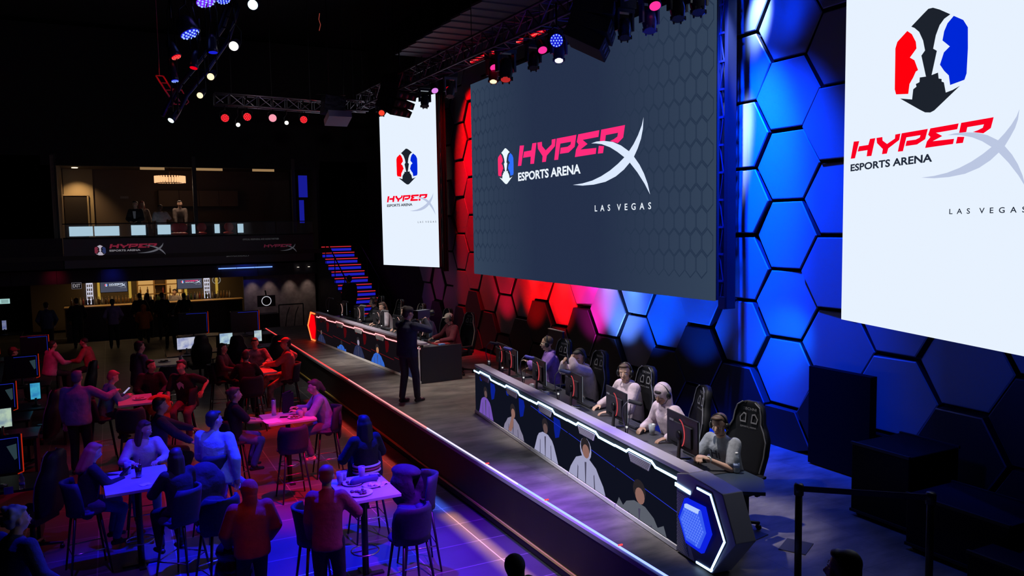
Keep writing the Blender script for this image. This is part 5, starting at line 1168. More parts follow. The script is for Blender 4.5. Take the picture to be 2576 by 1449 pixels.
screens = [(470, 888, .46, (.50, .52, .62), 'lit white and violet game screen left of the gaming chair emblem', 'game_white'), (570, 876, .34, (.42, .58, .62), 'lit pale green game screen above the plaid shirt man', 'game_green'), (650, 868, .20, (.5, .62, .6), 'narrow lit screen beside the red hat man', 'game_slim'), (91, 1018, .16, (.05, .38, .55), 'narrow cyan game screen near the left edge', 'game_cyan'), (8, 1092, .26, (.42, .55, .42), 'pale green lit screen at the left edge', 'game_pale'), (12, 838, .12, (.18, .20, .32), 'small pale blue screen at the far left edge', 'game_blue')]
for px, py, w_, c, lb, nm in screens:
    p = atz(px, py, .78); t = thing('lit_monitor', lb, 'monitor', V((p.x, p.y, .76)), .15, 'lit game monitors')
    m_ = bpy.data.materials.new(nm); m_.use_nodes = True; nt = m_.node_tree; b_ = nt.nodes['Principled BSDF']; b_.inputs['Base Color'].default_value = (0, 0, 0, 1)
    ns = _n(nt, 'ShaderNodeTexNoise'); ns.inputs['Scale'].default_value = 7; tc = _n(nt, 'ShaderNodeTexCoord'); nt.links.new(tc.outputs['Object'], ns.inputs[0]); rp = _n(nt, 'ShaderNodeValToRGB')
    rp.color_ramp.elements[0].position = .35; rp.color_ramp.elements[0].color = (c[0] * .45, c[1] * .5, c[2] * .8, 1); rp.color_ramp.elements[1].position = .6; rp.color_ramp.elements[1].color = (*c, 1)
    nt.links.new(ns.outputs['Fac'], rp.inputs[0]); nt.links.new(rp.outputs[0], b_.inputs['Emission Color']); b_.inputs['Emission Strength'].default_value = 1
    MB().box((0, 0, .28), (w_, .008, .30)).build('screen', m_, t); MB().box((0, .02, .28), (w_ + .04, .03, .34)).build('housing', MATS['station_shell'], t, .006)
    m = MB(); m.lathe([(.08, 0), (.08, .012), (.02, .03), (.02, .15)], n=10); m.build('stand', black, t)
    lan_desk('black gaming desk under the ' + lb.split(' left')[0].split(' above')[0].split(' beside')[0], V((p.x, p.y + .05, 0)), 1.0, .7)
chL = None
for px, py, rr_, lb in ((505, 960, .1, 'black gaming chair with round red and blue badge before the lit white screen'), (600, 962, -.1, 'black gaming chair before the pale green screen'), (692, 962, .2, 'black gaming chair behind the red hat man'), (150, 985, 1.3, 'black gaming chair in the left column beside the third display'), (110, 1075, 1.2, 'black gaming chair in the left column beside the second display'), (140, 1190, 1.0, 'black gaming chair near the camera in the left column')):
    p = atz(px, py, .05)
    if px < 200: p = V(dict(((150, (-.80, 18.6, 0)), (110, (-1.30, 15.6, 0)), (140, (-1.05, 11.3, 0))))[px])
    if chL is None: chL = make_chair(lb, V((p.x, p.y, 0)), rr_ + PI * 0, 'gaming chairs of the left stations', accent=(.2, .2, .22))
    else: dup(chL, V((p.x, p.y, 0)), rr_, lb)
p = atz(28, 1238, .76); make_bottle('slim white bottle at the bottom left gaming desk', V((p.x + .12, p.y, .78)), .2)
p = atz(22, 1240, .78); o = MB().box((0, 0, .05), (.10, .02, .09)).build('card_sign', mat('violet_card', (.62, .50, .85), .6)); o.location = (p.x, p.y, .76); tag(o, 'small pale card standing on the bottom left gaming desk', 'card')

# ------------------------------------------------------------------ balcony, bar and stairs at the back
ban = mat('banner_charcoal', (.13, .13, .15), .8)
t = thing('balcony_banner', 'long charcoal banner with the arena emblem along the balcony front', 'banner', (-1.3, 28, 2.88))
MB().box((3.85, .06, .47), (7.7, .1, .94)).build('banner_cloth', ban, t); fr = frame((0, .005, 0), (1, 0, 0), (0, 0, 1))
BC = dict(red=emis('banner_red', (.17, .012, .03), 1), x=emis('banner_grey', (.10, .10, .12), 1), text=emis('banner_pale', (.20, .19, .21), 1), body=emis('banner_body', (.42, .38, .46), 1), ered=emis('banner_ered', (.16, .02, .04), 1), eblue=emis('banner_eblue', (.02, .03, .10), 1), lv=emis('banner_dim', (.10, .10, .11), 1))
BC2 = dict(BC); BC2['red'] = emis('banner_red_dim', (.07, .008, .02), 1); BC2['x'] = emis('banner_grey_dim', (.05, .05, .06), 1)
logo(t, fr, 1.26, .60, .345, BC, emb=(1.0, .54, .34, .30), vs=.9)
logo(t, fr, 5.98, .50, .235, BC2, text=False, lv=False)
m = MB(); text_in(m, '#HYPERXREALLY', 4.75, .21, .75, .05, fr, .0, 0, .004); text_in(m, 'OFFICIAL PERIPHERAL AND AUDIO PARTNER', 5.3, .76, 1.2, .055, fr, .0, 0, .004); m.build('small_lettering', emis('banner_small', (.05, .05, .055), 1), t)
t = thing('balcony_banner', 'plain dark stretch of balcony front left of the banner', 'banner', (-6.5, 28, 2.9)); MB().box((2.6, .06, .45), (5.15, .1, .95)).build('banner_cloth', mat('banner_black', (.025, .025, .032), .7), t)
struct('floor_balcony', MB().box((1.5, 31.0, 3.2), (11, 6.0, .14)), mat('balcony_deck', (.05, .045, .04), .6))
wallw = mat('lounge_wall', (.16, .12, .095), .7)
struct('wall_balcony_back', MB().box((2.5, 33.2, 4.8), (8.4, .1, 3.2)), wallw)
struct('wall_balcony_left', MB().box((-1.5, 30.8, 4.8), (.1, 4.8, 3.2)), wallw)
struct('wall_balcony_right', MB().box((6.7, 30.8, 4.8), (.1, 4.8, 3.2)), wallblack)
struct('wall_niche', MB().box((-.95, 33.1, 4.9), (.95, .06, 2.9)), mat('niche_wall', (.42, .34, .22), .8))
struct('ceiling_balcony', MB().box((2.5, 30.9, 6.35), (8.6, 4.8, .08)), mat('lounge_ceiling', (.12, .10, .085), .8))
struct('beam_balcony', MB().box((2.5, 28.5, 6.30), (8.6, .16, .42)), wallblack)
for i, x in enumerate((-1.45, 2.6, 5.85)):
    struct('column_%d' % (i + 1), MB().box((x, 28.45, 4.9), (.12, .1, 3.1)), mat('column_dark', (.03, .028, .03), .6))
d_ = MB().box((-1.05, 33.03, 4.30), (.72, .06, 2.05)).build('door_1', mat('dark_door', (.02, .014, .012), .5)); d_['kind'] = 'structure'
m = MB(); m.box((-1.05, 33.0, 5.36), (.84, .06, .05)); m.box((-.66, 33.0, 4.30), (.05, .06, 2.1)); o = m.build('door_frame', mat('door_frame_tan', (.42, .34, .22), .6), d_)
for i, (x, y) in enumerate(((-1.0, 32.2),)):
    m = MB(); m.lathe([(.10, 0), (.10, .02)], (x, y, 6.28), 14); o = m.build('downlight', emis('warm_downlight', (1, .8, .5), 2.5)); tag(o, 'small round downlight over the balcony niche', 'ceiling light')
for i, (x0, x1) in enumerate(((1.0, 1.75), (2.75, 3.6), (4.6, 5.35))):
    o = MB().box(((x0 + x1) / 2, 29.2, 6.10), (x1 - x0, .04, .10)).build('cove_light', emis('cove_glow', (.30, .18, .08), 1)); tag(o, 'warm ceiling cove light over the balcony, ' + ['left of the chandelier', 'right of the chandelier', 'rightmost'][i], 'light', 'cove lights over the balcony')
t = thing('chandelier', 'wide drum chandelier of glowing amber crystals over the balcony', 'chandelier', (2.02, 31.0, 5.72))
m = MB(); m2 = MB()
for k in range(34):
    a = 2 * PI * k / 34; m.box((.50 * math.cos(a), .50 * math.sin(a), .12), (.045, .045, .24), Matrix.Rotation(a, 3, 'Z'))
    if k % 2: m2.box((.36 * math.cos(a), .36 * math.sin(a), .03), (.05, .05, .06), Matrix.Rotation(a, 3, 'Z'))
m.build('crystal_ring', emis('amber_crystal', (1, .50, .24), 1.2), t); m2.build('inner_crystals', emis('inner_crystal', (1, .6, .3), .35), t)
m = MB(); m.tube([(.51 * math.cos(a), .51 * math.sin(a), .25) for a in [2 * PI * k / 30 for k in range(30)]], .015, 6, True); m.tube([(.47 * math.cos(a), .47 * math.sin(a), -.01) for a in [2 * PI * k / 30 for k in range(30)]], .012, 6, True); m.tube([(0, 0, .25), (0, 0, .59)], .012, 6); m.box((0, 0, .25), (1, .015, .01)); m.build('rings_and_rod', mat('bronze', (.12, .07, .04), .4, .7), t)
t = thing('wall_cabinets', 'row of brown wall cupboards at the back of the balcony room', 'cabinet', (1.7, 33.0, 4.95)); wood = mat('cupboard_wood', (.20, .145, .10), .6)
MB().box((1.45, .0, .28), (2.9, .28, .62)).build('carcass', mat('cupboard_dark', (.05, .035, .03), .6), t)
for i in range(4):
    m = MB(); m.box((.37 + i * .72, -.155, .28), (.70, .02, .60)); dd = m.build('cupboard_door', wood, t); m = MB(); hx_ = .37 + i * .72 + (.29 if i % 2 == 0 else -.29); m.tube([(hx_, -.18, .05), (hx_, -.18, .26)], .008, 6); m.build('door_handle', chrome, dd)
t = thing('back_counter', 'dark counter under the cupboards in the balcony room', 'counter', (1.7, 32.8, BZ)); MB().box((1.45, 0, .45), (2.9, .5, .9)).build('counter_body', blackm, t); MB().box((1.45, 0, .91), (2.95, .55, .04)).build('counter_top', topmat, t)
m = MB(); m.tube([(0, 0, 0), (0, 0, .28), (0, -.1, .33), (0, -.16, .28)], .014, 6); o = m.build('kitchen_tap', chrome); o.location = (2.9, 32.7, BZ + .93); tag(o, 'chrome tap on the balcony room counter', 'tap')
o = MB().box((.55, 33.1, 5.28), (.28, .03, .08)).build('wall_plate', mat('plate_grey', (.28, .27, .27), .5)); tag(o, 'small pale plate on the balcony back wall', 'wall plate')
# rail glass, with screen reflections painted on as glowing patches
t = thing('balcony_rail', 'glass balcony rail with pale painted screen reflections above the banner', 'railing', (-1.3, 28.0, 3.82))
m = MB(); m.box((3.85, .02, .44), (7.7, .04, .03)); m.box((3.85, .04, .0), (7.7, .06, .04)); m.build('hand_rail', dark, t)
for i in range(6): MB().box((.66 + i * 1.28, .03, .22), (1.24, .012, .40)).build('glass_pane', mat('rail_glass', (.35, .4, .45), .05, alpha=.12), t)
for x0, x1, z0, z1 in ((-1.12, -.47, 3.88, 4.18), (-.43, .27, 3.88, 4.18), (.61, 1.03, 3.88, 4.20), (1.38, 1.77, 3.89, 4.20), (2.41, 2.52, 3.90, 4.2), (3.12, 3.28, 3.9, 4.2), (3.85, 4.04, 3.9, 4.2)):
    MB().box(((x0 + x1) / 2 + 1.3, .005, (z0 + z1) / 2 - 3.82), (x1 - x0, .008, z1 - z0)).build('painted_reflection', emis('painted_reflection', (.38, .55, .66), 1), t)
redc = mat('red_leather', (.42, .02, .02), .4)
for i, x in enumerate((1.95, 2.15, 2.75, 3.62)):
    t = thing('red_chair', 'glossy red chair behind the balcony rail, ' + ['leftmost of four', 'second from the left of four', 'third from the left of four', 'rightmost of four'][i], 'chair', (x, 28.5, BZ), PI, 'red chairs on the balcony')
    m = MB(); m.ell((0, 0, .62), (.18, .18, .05)); m.build('seat', redc, t); m = MB(); m.ell((0, .14, .82), (.16, .03, .16)); m.build('backrest', redc, t); m = MB(); m.tube([(0, 0, .02), (0, 0, .6)], .02, 6); m.lathe([(.16, 0), (.16, .02)], n=12); m.build('pedestal', chrome, t)
# violet-blue slit windows right of the lounge
for i, (x, z0, z1) in enumerate(((6.05, 5.1, 5.86), (5.98, 4.2, 5.0))):
    o = MB().box((x + .08, 28.2, (z0 + z1) / 2), (.30 if i == 0 else .16, .04, z1 - z0)).build('window_%d' % (i + 1), emis('blue_window', (.008, .01, .28), 1)); o['kind'] = 'structure'
# bulkhead and bar
struct('beam_bar', MB().box((1.2, 30.0, 2.52), (11.6, .1, .44)), mat('bulkhead_panels', (.05, .045, .06), .5))
m = MB()
for i in range(9): m.box((-4.2 + i * 1.28, 29.945, 2.52), (.012, .01, .44))
struct('trim_4', m, blackm)
struct('ceiling_bar', MB().box((1.2, 33.5, 2.62), (11.6, 7.0, .08)), wallblack)
t = thing('cove_strip', 'bright blue light strip under the balcony above the bar', 'light strip', (3.39, 29.9, 2.62))
for i in range(3): MB().box((.315 + i * .63, 0, 0), (.615, .03, .035)).build('tube', emis('cove_blue', (.16, .32, 1), 1.6), t)
spot((4.3, 29.6, 2.95), (4.3, 29.94, 2.5), 8, (.02, .05, 1), 120, 1, .05); spot((.0, 29.2, 2.6), (.0, 29.94, 2.45), 5, (.03, .05, 1), 70, 1, .1); spot((-1.7, 29.2, 2.6), (-1.7, 29.94, 2.45), 3, (1, .02, .1), 70, 1, .1)
struct('wall_bar_back', MB().box((1.4, 36.2, 1.4), (8.6, .1, 2.6)), mat('bar_back_wall', (.10, .075, .05), .6))
struct('wall_stone', MB().box((5.55, 30.1, 1.25), (2.6, .16, 2.4)), mat('stone_wall', (.42, .38, .40), .7, noise=.4, nscale=6))
for i, x in enumerate((6.2, 6.6)):
    m = MB(); m.lathe([(.04, 0), (.04, .015)], (x, 29.85, 2.562), 10); o = m.build('downlight', emis('small_downlight', (1, .9, .75), 1.2)); tag(o, 'tiny downlight over the stone wall, ' + ['left one', 'right one'][i], 'ceiling light')
t = thing('bar_counter', 'long bar counter with warm lit top at the back of the hall', 'counter', (-1.6, 33.0, 0)); MB().box((3.1, .3, .60), (6.2, .5, 1.2)).build('bar_front', mat('bar_front', (.035, .025, .02), .5), t); MB().box((3.1, .25, 1.23), (6.3, .7, .05)).build('bar_top', mat('bar_top', (.55, .36, .16), .35), t, .01)
t = thing('back_bar', 'glowing amber back bar with shelves behind the bar', 'shelf', (.9, 35.95, .9))
MB().box((.85, 0, -.42), (1.8, .34, .92)).build('base_cabinet', blackm, t)
MB().box((.85, .1, .62), (1.7, .04, 1.1)).build('lit_back', emis('amber_back', (.55, .30, .09), 1), t); m = MB()
for zz in (.12, .50, .88): m.box((.85, -.05, zz), (1.72, .3, .03))
for xx in (0, .62, 1.08, 1.7): m.box((xx, -.03, .58), (.05, .32, 1.2))
m.build('shelf_frame', mat('shelf_wood', (.30, .18, .07), .5), t)
m = MB(); m.box((.85, .06, .62), (.42, .02, .9)); m.build('centre_panel', mat('centre_dark', (.08, .05, .03), .5), t)
for i, x in enumerate((-.1, 3.2)):
    t = thing('lit_bottle_tower', ['white lit display tower with bottles at the left of the bar', 'white lit display tower with bottles at the right of the bar'][i], 'display', (x - .75 if i == 0 else x + .40, 36.12, 1.12)); MB().box((0, 0, .40), (.24, .06, .86)).build('lit_board', emis('tower_white', (.62, .62, .75), 1), t)
    m = MB()
    for r in range(5):
        for c in range(3): m.box((-.07 + c * .07, -.035, .08 + r * .16), (.04, .01, .11))
    m.build('bottle_silhouettes', mat('tower_dark', (.12, .12, .16), .6), t)
for i, x in enumerate((-.52, .62, 2.75, 4.0)):
    o = MB().box((x, 36.12, 1.75), (.10, .06, 1.0)).build('amber_strip', emis('amber_strip', (.42, .26, .04), 1)); tag(o, 'glowing amber light strip behind the bar, ' + ['leftmost of four', 'second from the left of four', 'third from the left of four', 'rightmost of four'][i], 'light strip', 'amber strips behind the bar')
rr = random.Random(5); bcols = [(.10, .05, .02), (.30, .16, .05), (.05, .10, .04), (.45, .40, .35), (.30, .05, .05), (.05, .05, .12)]
bproto = []
for i, c in enumerate(bcols):
    t = thing('liquor_bottle', 'tall liquor bottle standing in the row on the bar', 'bottle', (-1.45 + i * .1, 34.6, 1.2), 0, 'bottles in a row on the bar')
    m = MB(); m.lathe([(.036, 0), (.038, .15), (.03, .19), (.013, .22), (.013, .27)], n=10); m.build('bottle_glass', mat('bottle_tint_%d' % i, c, .15), t); m = MB(); m.lathe([(.015, .27), (.015, .295)], n=8); m.build('bottle_cap', mat('cap_gold', (.5, .38, .12), .35, .7), t); bproto.append(t)
KID.clear()
struct_b = thing('bottle_shelf', 'low shelf carrying the bottle row behind the bar', 'shelf', (-1.7, 34.6, 0)); MB().box((3.1, 0, .6), (6.2, .3, 1.2)).build('shelf_body', mat('bar_front', (1, 1, 1)), struct_b)
for i in range(46):
    x = -.85 + i * .115 + rr.uniform(-.02, .02)
    if .95 < x < 1.9 and rr.random() < .3: continue
    dup(bproto[rr.randrange(6)], (x, 34.55 + rr.uniform(-.06, .06), 1.2), 0)
for i in range(12): dup(bproto[rr.randrange(6)], (1.0 + (i % 6) * .27 + (.0 if i % 6 < 3 else .05), 35.87, 1.035 + .38 * (i // 6)), 0, 'liquor bottle standing on the amber back bar shelves', 'bottles on the amber shelves')
for x, wch in ((-.42, 'left'), (2.18, 'right')):
    t = thing('bar_television', 'wall television with the arena lettering, %s one over the bar' % wch, 'television', (x, 32.5, 1.78)); MB().box((.45, .06, .62), (.04, .03, .40)).build('ceiling_bracket', black, t); MB().box((.45, .03, .22), (.92, .05, .46)).build('tv_body', black, t); MB().box((.45, -.002, .22), (.88, .01, .42)).build('tv_screen', emis('tv_slate', (.06, .065, .10), 1), t)
    f = frame((0, -.009, 0), (1, 0, 0), (0, 0, 1)); logo(t, f, .30, .27, .115, dict(DARKC, red=DARKC['red'] if wch == 'right' else DARKC['x']), emb=(.2, .27, .10, .09), text=True, lv=True)
t = thing('exit_sign', 'outlined EXIT sign left of the bar under the balcony', 'sign', (-1.22, 29.94, 2.13)); MB().box((.14, 0, .10), (.30, .02, .20)).build('sign_plate', mat('sign_plate', (.04, .035, .04), .4), t)
f = frame((0, -.012, 0), (1, 0, 0), (0, 0, 1)); m = MB(); ribbon(m, [(0, 0), (.28, 0), (.28, .20), (0, .20), (0, 0)], .008, f, .003); m.build('sign_border', emis('sign_grey', (.22, .20, .24), 1), t); m = MB(); text_in(m, 'EXIT', .03, .04, .22, .12, f, .02, 0, .003); m.build('sign_lettering', emis('sign_letters', (.28, .26, .28), 1), t)
p = aty(12, 758, 30.5); t = thing('lit_menu_board', 'small pale lit board at the far left edge', 'sign', (p.x, 30.5, p.z)); MB().box((0, 0, 0), (.28, .03, .16)).build('board', emis('board_mint', (.35, .60, .58), 1), t); m = MB()
for r in range(3): m.box((-.0, -.02, .04 - r * .04), (.2, .01, .012))
m.build('board_lines', mat('board_dark', (.1, .2, .2), .6), t)
t = thing('ring_badge', 'pale round emblem hanging behind the right end of the bar', 'sign', (4.0, 36.11, 1.85)); m = MB(); m.tube([(.16 * math.cos(a), 0, .16 * math.sin(a)) for a in [2 * PI * k / 20 for k in range(20)]], .016, 6, True); m.build('ring', emis('ring_grey', (.20, .19, .17), 1), t); m = MB(); m.ell((0, 0, 0), (.07, .02, .08)); m.build('centre_knob', MATS['ring_grey'], t)
# podium with ring screen
p = aty(670, 757, 29.0); t = thing('podium_screen', 'black screen with a white ring standing before the stone wall', 'screen', (p.x, 29.0, 0)); MB().box((0, 0, .5), (.75, .5, 1.0)).build('podium', mat('podium_black', (.03, .028, .03), .5), t); MB().box((0, .0, p.z), (.62, .05, .40)).build('screen_panel', black, t)
m = MB(); m.tube([(.16 * math.cos(a), -.03, p.z + .16 * math.sin(a)) for a in [2 * PI * k / 24 for k in range(24)]], .012, 6, True); m.build('white_ring', emis('ring_white', (.55, .55, .6), 1), t); m = MB(); m.cap((0, 0, p.z + .2), .02, (-.03, -.03, p.z + .36), .025, 8); m.build('webcam_stalk', black, t)
m = MB(); p = aty(733, 790, 28.2)
for x in (-.42, .42): m.tube([(x, 0, 0), (x, 0, 1.35)], .02, 6)
m.tube([(-.42, 0, 1.35), (.42, 0, 1.35)], .02, 6)
for x in (-.15, .15): m.tube([(x - .1, 0, .3), (x, 0, 1.0), (x + .1, 0, 1.25)], .016, 5)
o = m.build('hand_railing', mat('railing_black', (.02, .018, .02), .5)); o.location = (p.x, 28.2, 0); tag(o, 'black railing before the stone wall, left of the steps', 'railing')
# lit stair
t = thing('lit_staircase', 'staircase with alternating red and blue lit steps at the far end of the stage', 'staircase', (6.95, 25.0, .75))
N = 12; ss = MB(); sb = MB(); sr = MB()
for i in range(N):
    y = i * .42; z_ = i * .215; ss.box((.62, y + .21, z_ / 2 + .1), (1.24, .42, z_ + .2)); 
    sb.box((.62, y - .006, z_ + .075), (1.2, .01, .09)); sr.box((.62, y - .012, z_ + .185), (1.2, .02, .03))
ss.build('steps', mat('step_dark', (.03, .03, .04), .6), t); sb.build('blue_riser_light', emis('riser_blue', (.012, .012, .48), 1), t); sr.build('red_nosing_light', emis('nosing_red', (.6, .02, .03), 1), t)
m = MB()
for x in (0.04, 1.22):
    m.tube([(x, 0, .95), (x, N * .42, .95 + N * .215)], .022, 6)
    for i in range(0, N + 1, 3): m.tube([(x, i * .42, i * .215), (x, i * .42, .95 + i * .215)], .018, 6)
m.build('stair_rail', black, t)

# ------------------------------------------------------------------ rigging
steel = mat('truss_steel', (.20, .19, .22), .35, .8)
def truss(label, a, b, w_=.30, n=10, group=None, m_=None):
    a, b = V(a), V(b); d = b - a; L = d.length; d.normalize(); sd = d.cross(V((0, 0, 1))).normalized(); up = sd.cross(d)
    t = thing('lighting_truss', label, 'truss', a, 0, group); m = MB(); h2 = w_ / 2
    C_ = [sd * x * h2 + up * z_ * h2 for x, z_ in ((-1, -1), (1, -1), (1, 1), (-1, 1))]
    for c in C_: m.tube([c, c + d * L], .022, 6)
    m.build('chord', m_ or steel, t); m = MB(); st_ = L / n
    for i in range(n):
        for k in range(4):
            c0, c1 = C_[k], C_[(k + 1) % 4]
            if i % 2: c0, c1 = c1, c0
            m.tube([c0 + d * st_ * i, c1 + d * st_ * (i + 1)], .011, 5)
            m.tube([C_[k] + d * st_ * i, C_[(k + 1) % 4] + d * st_ * i], .009, 4)
    m.build('lacing', m_ or steel, t); m = MB(); [m.tube([d * L * q + V((0, 0, h2)), V((0, 0, 10.6 - a.z)) + d * L * q * V((1, 1, 0)).length / 1.4142 if False else V((d.x * L * q, d.y * L * q, 10.6 - a.z))], .008, 5) for q in (.15, .5, .85)]; m.build('hanging_cable', blackm, t); return t
truss('long dark lighting truss running above the stage edge', (6.1, 20.5, 7.30), (6.1, 6.5, 7.10), .34, 34, m_=mat('truss_dark', (.16, .13, .18), .4, .8))
truss('grey lighting truss hanging across the back of the hall, long piece', (2.35, 20, 7.08), (5.0, 20, 7.03), .26, 8, 'back truss pieces')
truss('grey lighting truss hanging across the back of the hall, short right piece', (5.35, 20, 7.10), (6.05, 20, 7.10), .26, 3, 'back truss pieces')
# red lit ladder truss and the bent truss at upper left
t = thing('lighting_truss', 'short red lit ladder truss at upper left', 'truss', aty(392, 190, 13)); e_ = aty(438, 262, 13) - aty(392, 190, 13); m = MB()
for o_ in (0, .10): m.tube([V((o_, 0, 0)), e_ + V((o_, 0, 0))], .013, 6)
for k in range(5): m.tube([e_ * (k / 4), e_ * (k / 4) + V((.10, 0, 0))], .009, 5)
m.tube([e_ * .45 + V((.1, 0, 0)), e_ * .55 + V((.22, 0, .03)), e_ * .85 + V((.24, 0, -.02)), e_ + V((.16, 0, 0))], .011, 5); m.tube([V((.05, 0, 0)), V((.05, 0, 10.6 - t.location.z))], .006, 4); m.build('rails', mat('red_lit_pipe', (.6, .10, .10), .5), t)
spot((.3, 12.2, 6.6), aty(415, 225, 13), 14, (1, .02, .03), 40)
cpts = [aty(x, y, 12.6) for x, y in ((560, -60), (600, 20), (575, 100), (520, 180), (470, 240), (440, 300))]
t = thing('curved_truss', 'dark curved truss carrying the lamps at upper left', 'truss', (0, 0, 0)); m = MB(); m.tube(cpts, .03, 6); m.tube([p + V((-.16, .1, .05)) for p in cpts], .03, 6); m.tube([p + V((-.05, .1, .2)) for p in cpts], .03, 6); m.build('bent_chords', mat('truss_blue_black', (.03, .03, .07), .35, .7), t)
m = MB()
for i in range(len(cpts) - 1):
    for k in range(3): q = cpts[i].lerp(cpts[i + 1], k / 3); m.tube([q, q + V((-.16, .1, .05))], .012, 5); m.tube([q + V((-.16, .1, .05)), q + V((-.05, .1, .2))], .012, 5)
m.build('cross_ties', MATS['truss_blue_black'], t)
for x, y in ((452, 100), (545, 90), (470, 180), (505, 60)):
    pass
def aim(d): return V(d).to_track_quat('Z', 'Y').to_matrix()
def par(label, loc, d, r, body, glow, dots=None, dotm=None, group=None, L=.22, hang=.22, strength=1):
    """round lamp looking along d"""
    t = thing('stage_lamp', label, 'stage light', loc, 0, group); R = aim(d); m = MB()
    m.lathe([(r * .55, -L), (r * .9, -L * .75), (r * 1.08, -L * .2), (r * 1.1, 0), (r * 1.0, .0)], (0, 0, 0), 16, R); m.build('lamp_can', body, t)
    m = MB(); m.lathe([(r * .96, -.002), (r * .96, .004), (r * .5, .010)], (0, 0, 0), 18, R); m.build('lens', glow, t)
    if dots:
        m = MB(); q = [(0, 0)] + [(r * .42 * math.cos(2 * PI * k / 6), r * .42 * math.sin(2 * PI * k / 6)) for k in range(6)] + [(r * .80 * math.cos(2 * PI * k / 12), r * .80 * math.sin(2 * PI * k / 12)) for k in range(12)]
        for a, b in q: m.ell(R @ V((a, b, .012)), (r * .11,) * 3, n=7, m=5)
        m.build('led_cells', dotm, t)
    m = MB(); up = V((0, 0, 1)); s_ = (R @ V((0, 0, 1))).cross(up); s_ = s_.normalized() if s_.length > .05 else V((1, 0, 0)); c = R @ V((0, 0, -L * .5))
    m.tube([c + s_ * r * 1.15, c + s_ * r * 1.2 + up * hang * .6, c + up * hang, c - s_ * r * 1.2 + up * hang * .6, c - s_ * r * 1.15], .010, 5); m.tube([c + up * hang, c + up * (hang + .3)], .016, 6); m.build('yoke', dark, t)
    return t
camdir = lambda p: (V((0, 0, 4)) - p).normalized()
g_blue = emis('lens_blue', (.01, .015, .65), 1); g_cell = emis('cell_blue', (.25, .38, 1), 1.6); g_red = emis('lens_red', (.75, .0, .01), 1); g_rcell = emis('cell_red', (1, .12, .10), 1.2); g_mag = emis('lens_magenta', (1, .03, .30), 1.2); g_white = emis('lens_white', (1, .96, .86), 2); g_warm = emis('lens_warm', (1, .78, .42), 1.6); g_cool = emis('lens_cool', (.75, 1, .98), 1.8); g_vio = emis('lens_violet', (.18, .02, .9), 1.1)
TX = 6.3
p = atx(1400, 102, 5.7); par('round blue lamp with white cells before the centre screen', p, camdir(p), .095, black, g_blue, True, g_cell, 'round lamps on the stage truss')
for x, y, lb, g_ in ((1243, 170, 'magenta lamp above the red lit spotlight', g_mag), (1365, 126, 'magenta lamp left of the round blue lamp', g_mag), (1648, 15, 'pink lamp at the top over the screen pattern', g_mag), (1094, 228, 'pale magenta lamp above the left screen mast', emis('lens_pale_magenta', (.75, .25, .85), 1)), (1129, 224, 'red lamp above the red comb wall', g_red)):
    p = atx(x, y, TX); par(lb, p, (camdir(p) + V((0, 0, -.9)) + V((.3, 0, 0))).normalized(), .075, black, g_, False, None, 'round lamps on the stage truss')
def moving(label, px, py, dz, glow=None, body=None, d=(-.2, -.35, -1), sc=1.0, X=TX, group='moving head lamps on the stage truss'):
    p = atx(px, py, X) if X else aty(px, py, dz); t = thing('moving_head', label, 'stage light', p, 0, group); body = body or mat('gloss_black', (.02, .02, .03), .25); R = aim(d); s = sc
    m = MB(); m.lathe([(.05 * s, -.30 * s), (.085 * s, -.26 * s), (.095 * s, -.12 * s), (.078 * s, -.02 * s), (.082 * s, 0), (.07 * s, 0)], (0, 0, 0), 14, R); m.build('head_barrel', body, t)
    m = MB()
    for k in range(6): a = PI / 3 * k; m.box(R @ V((.085 * s * math.cos(a), .085 * s * math.sin(a), -.01)), (.02 * s, .02 * s, .05 * s), R)
    m.build('nose_fins', body, t)
    if glow: m = MB(); m.lathe([(.062 * s, .0), (.062 * s, .008), (.02 * s, .02)], (0, 0, 0), 14, R); m.build('lens', glow, t)
    c = R @ V((0, 0, -.17 * s)); m = MB(); m.box(c + V((-.12 * s, 0, .08 * s)), (.03 * s, .08 * s, .26 * s)); m.box(c + V((.12 * s, 0, .08 * s)), (.03 * s, .08 * s, .26 * s)); m.box(c + V((0, 0, .21 * s)), (.28 * s, .10 * s, .05 * s)); m.build('yoke_arms', body, t)
    m = MB(); m.box(c + V((0, 0, .30 * s)), (.26 * s, .20 * s, .12 * s)); m.build('base_box', black, t); return t
redb = mat('red_lit_body', (.30, .03, .03), .3); blub = mat('blue_lit_body', (.05, .05, .25), .25)
moving('spotlight with white lens and red lit body at the left of the centre screen', 1241, 205, 0, g_warm, redb)
moving('spotlight with white lens and blue lit body under the round blue lamp', 1406, 152, 0, g_white, blub)
moving('dark spotlight between the magenta and blue lamps', 1342, 172, 0)
moving('large dark hanging spotlight beside the red lit one', 1272, 200, 0, emis('dim_red_lens', (.45, .02, .02), 1), sc=1.35)
moving('dark spotlight under the speaker cluster', 1572, 96, 0)
moving('blue edged spotlight over the screen pattern, left of three', 1635, 78, 0, None, blub)
moving('black spotlight over the screen pattern, middle of three', 1706, 48, 0)
moving('black spotlight at the top over the screen pattern, right of three', 1757, 32, 0)
moving('dark spotlight with red lens hanging at the top of the left white screen', 960, 284, 0, emis('red_lens', (1, .06, .03), 1), d=(-.3, -.8, -.5), sc=1.2)
moving('small dark spotlight before the right edge of the left white screen', 1068, 268, 0)
moving('small pale spotlight above the red comb wall', 1132, 243, 0, None, steel)
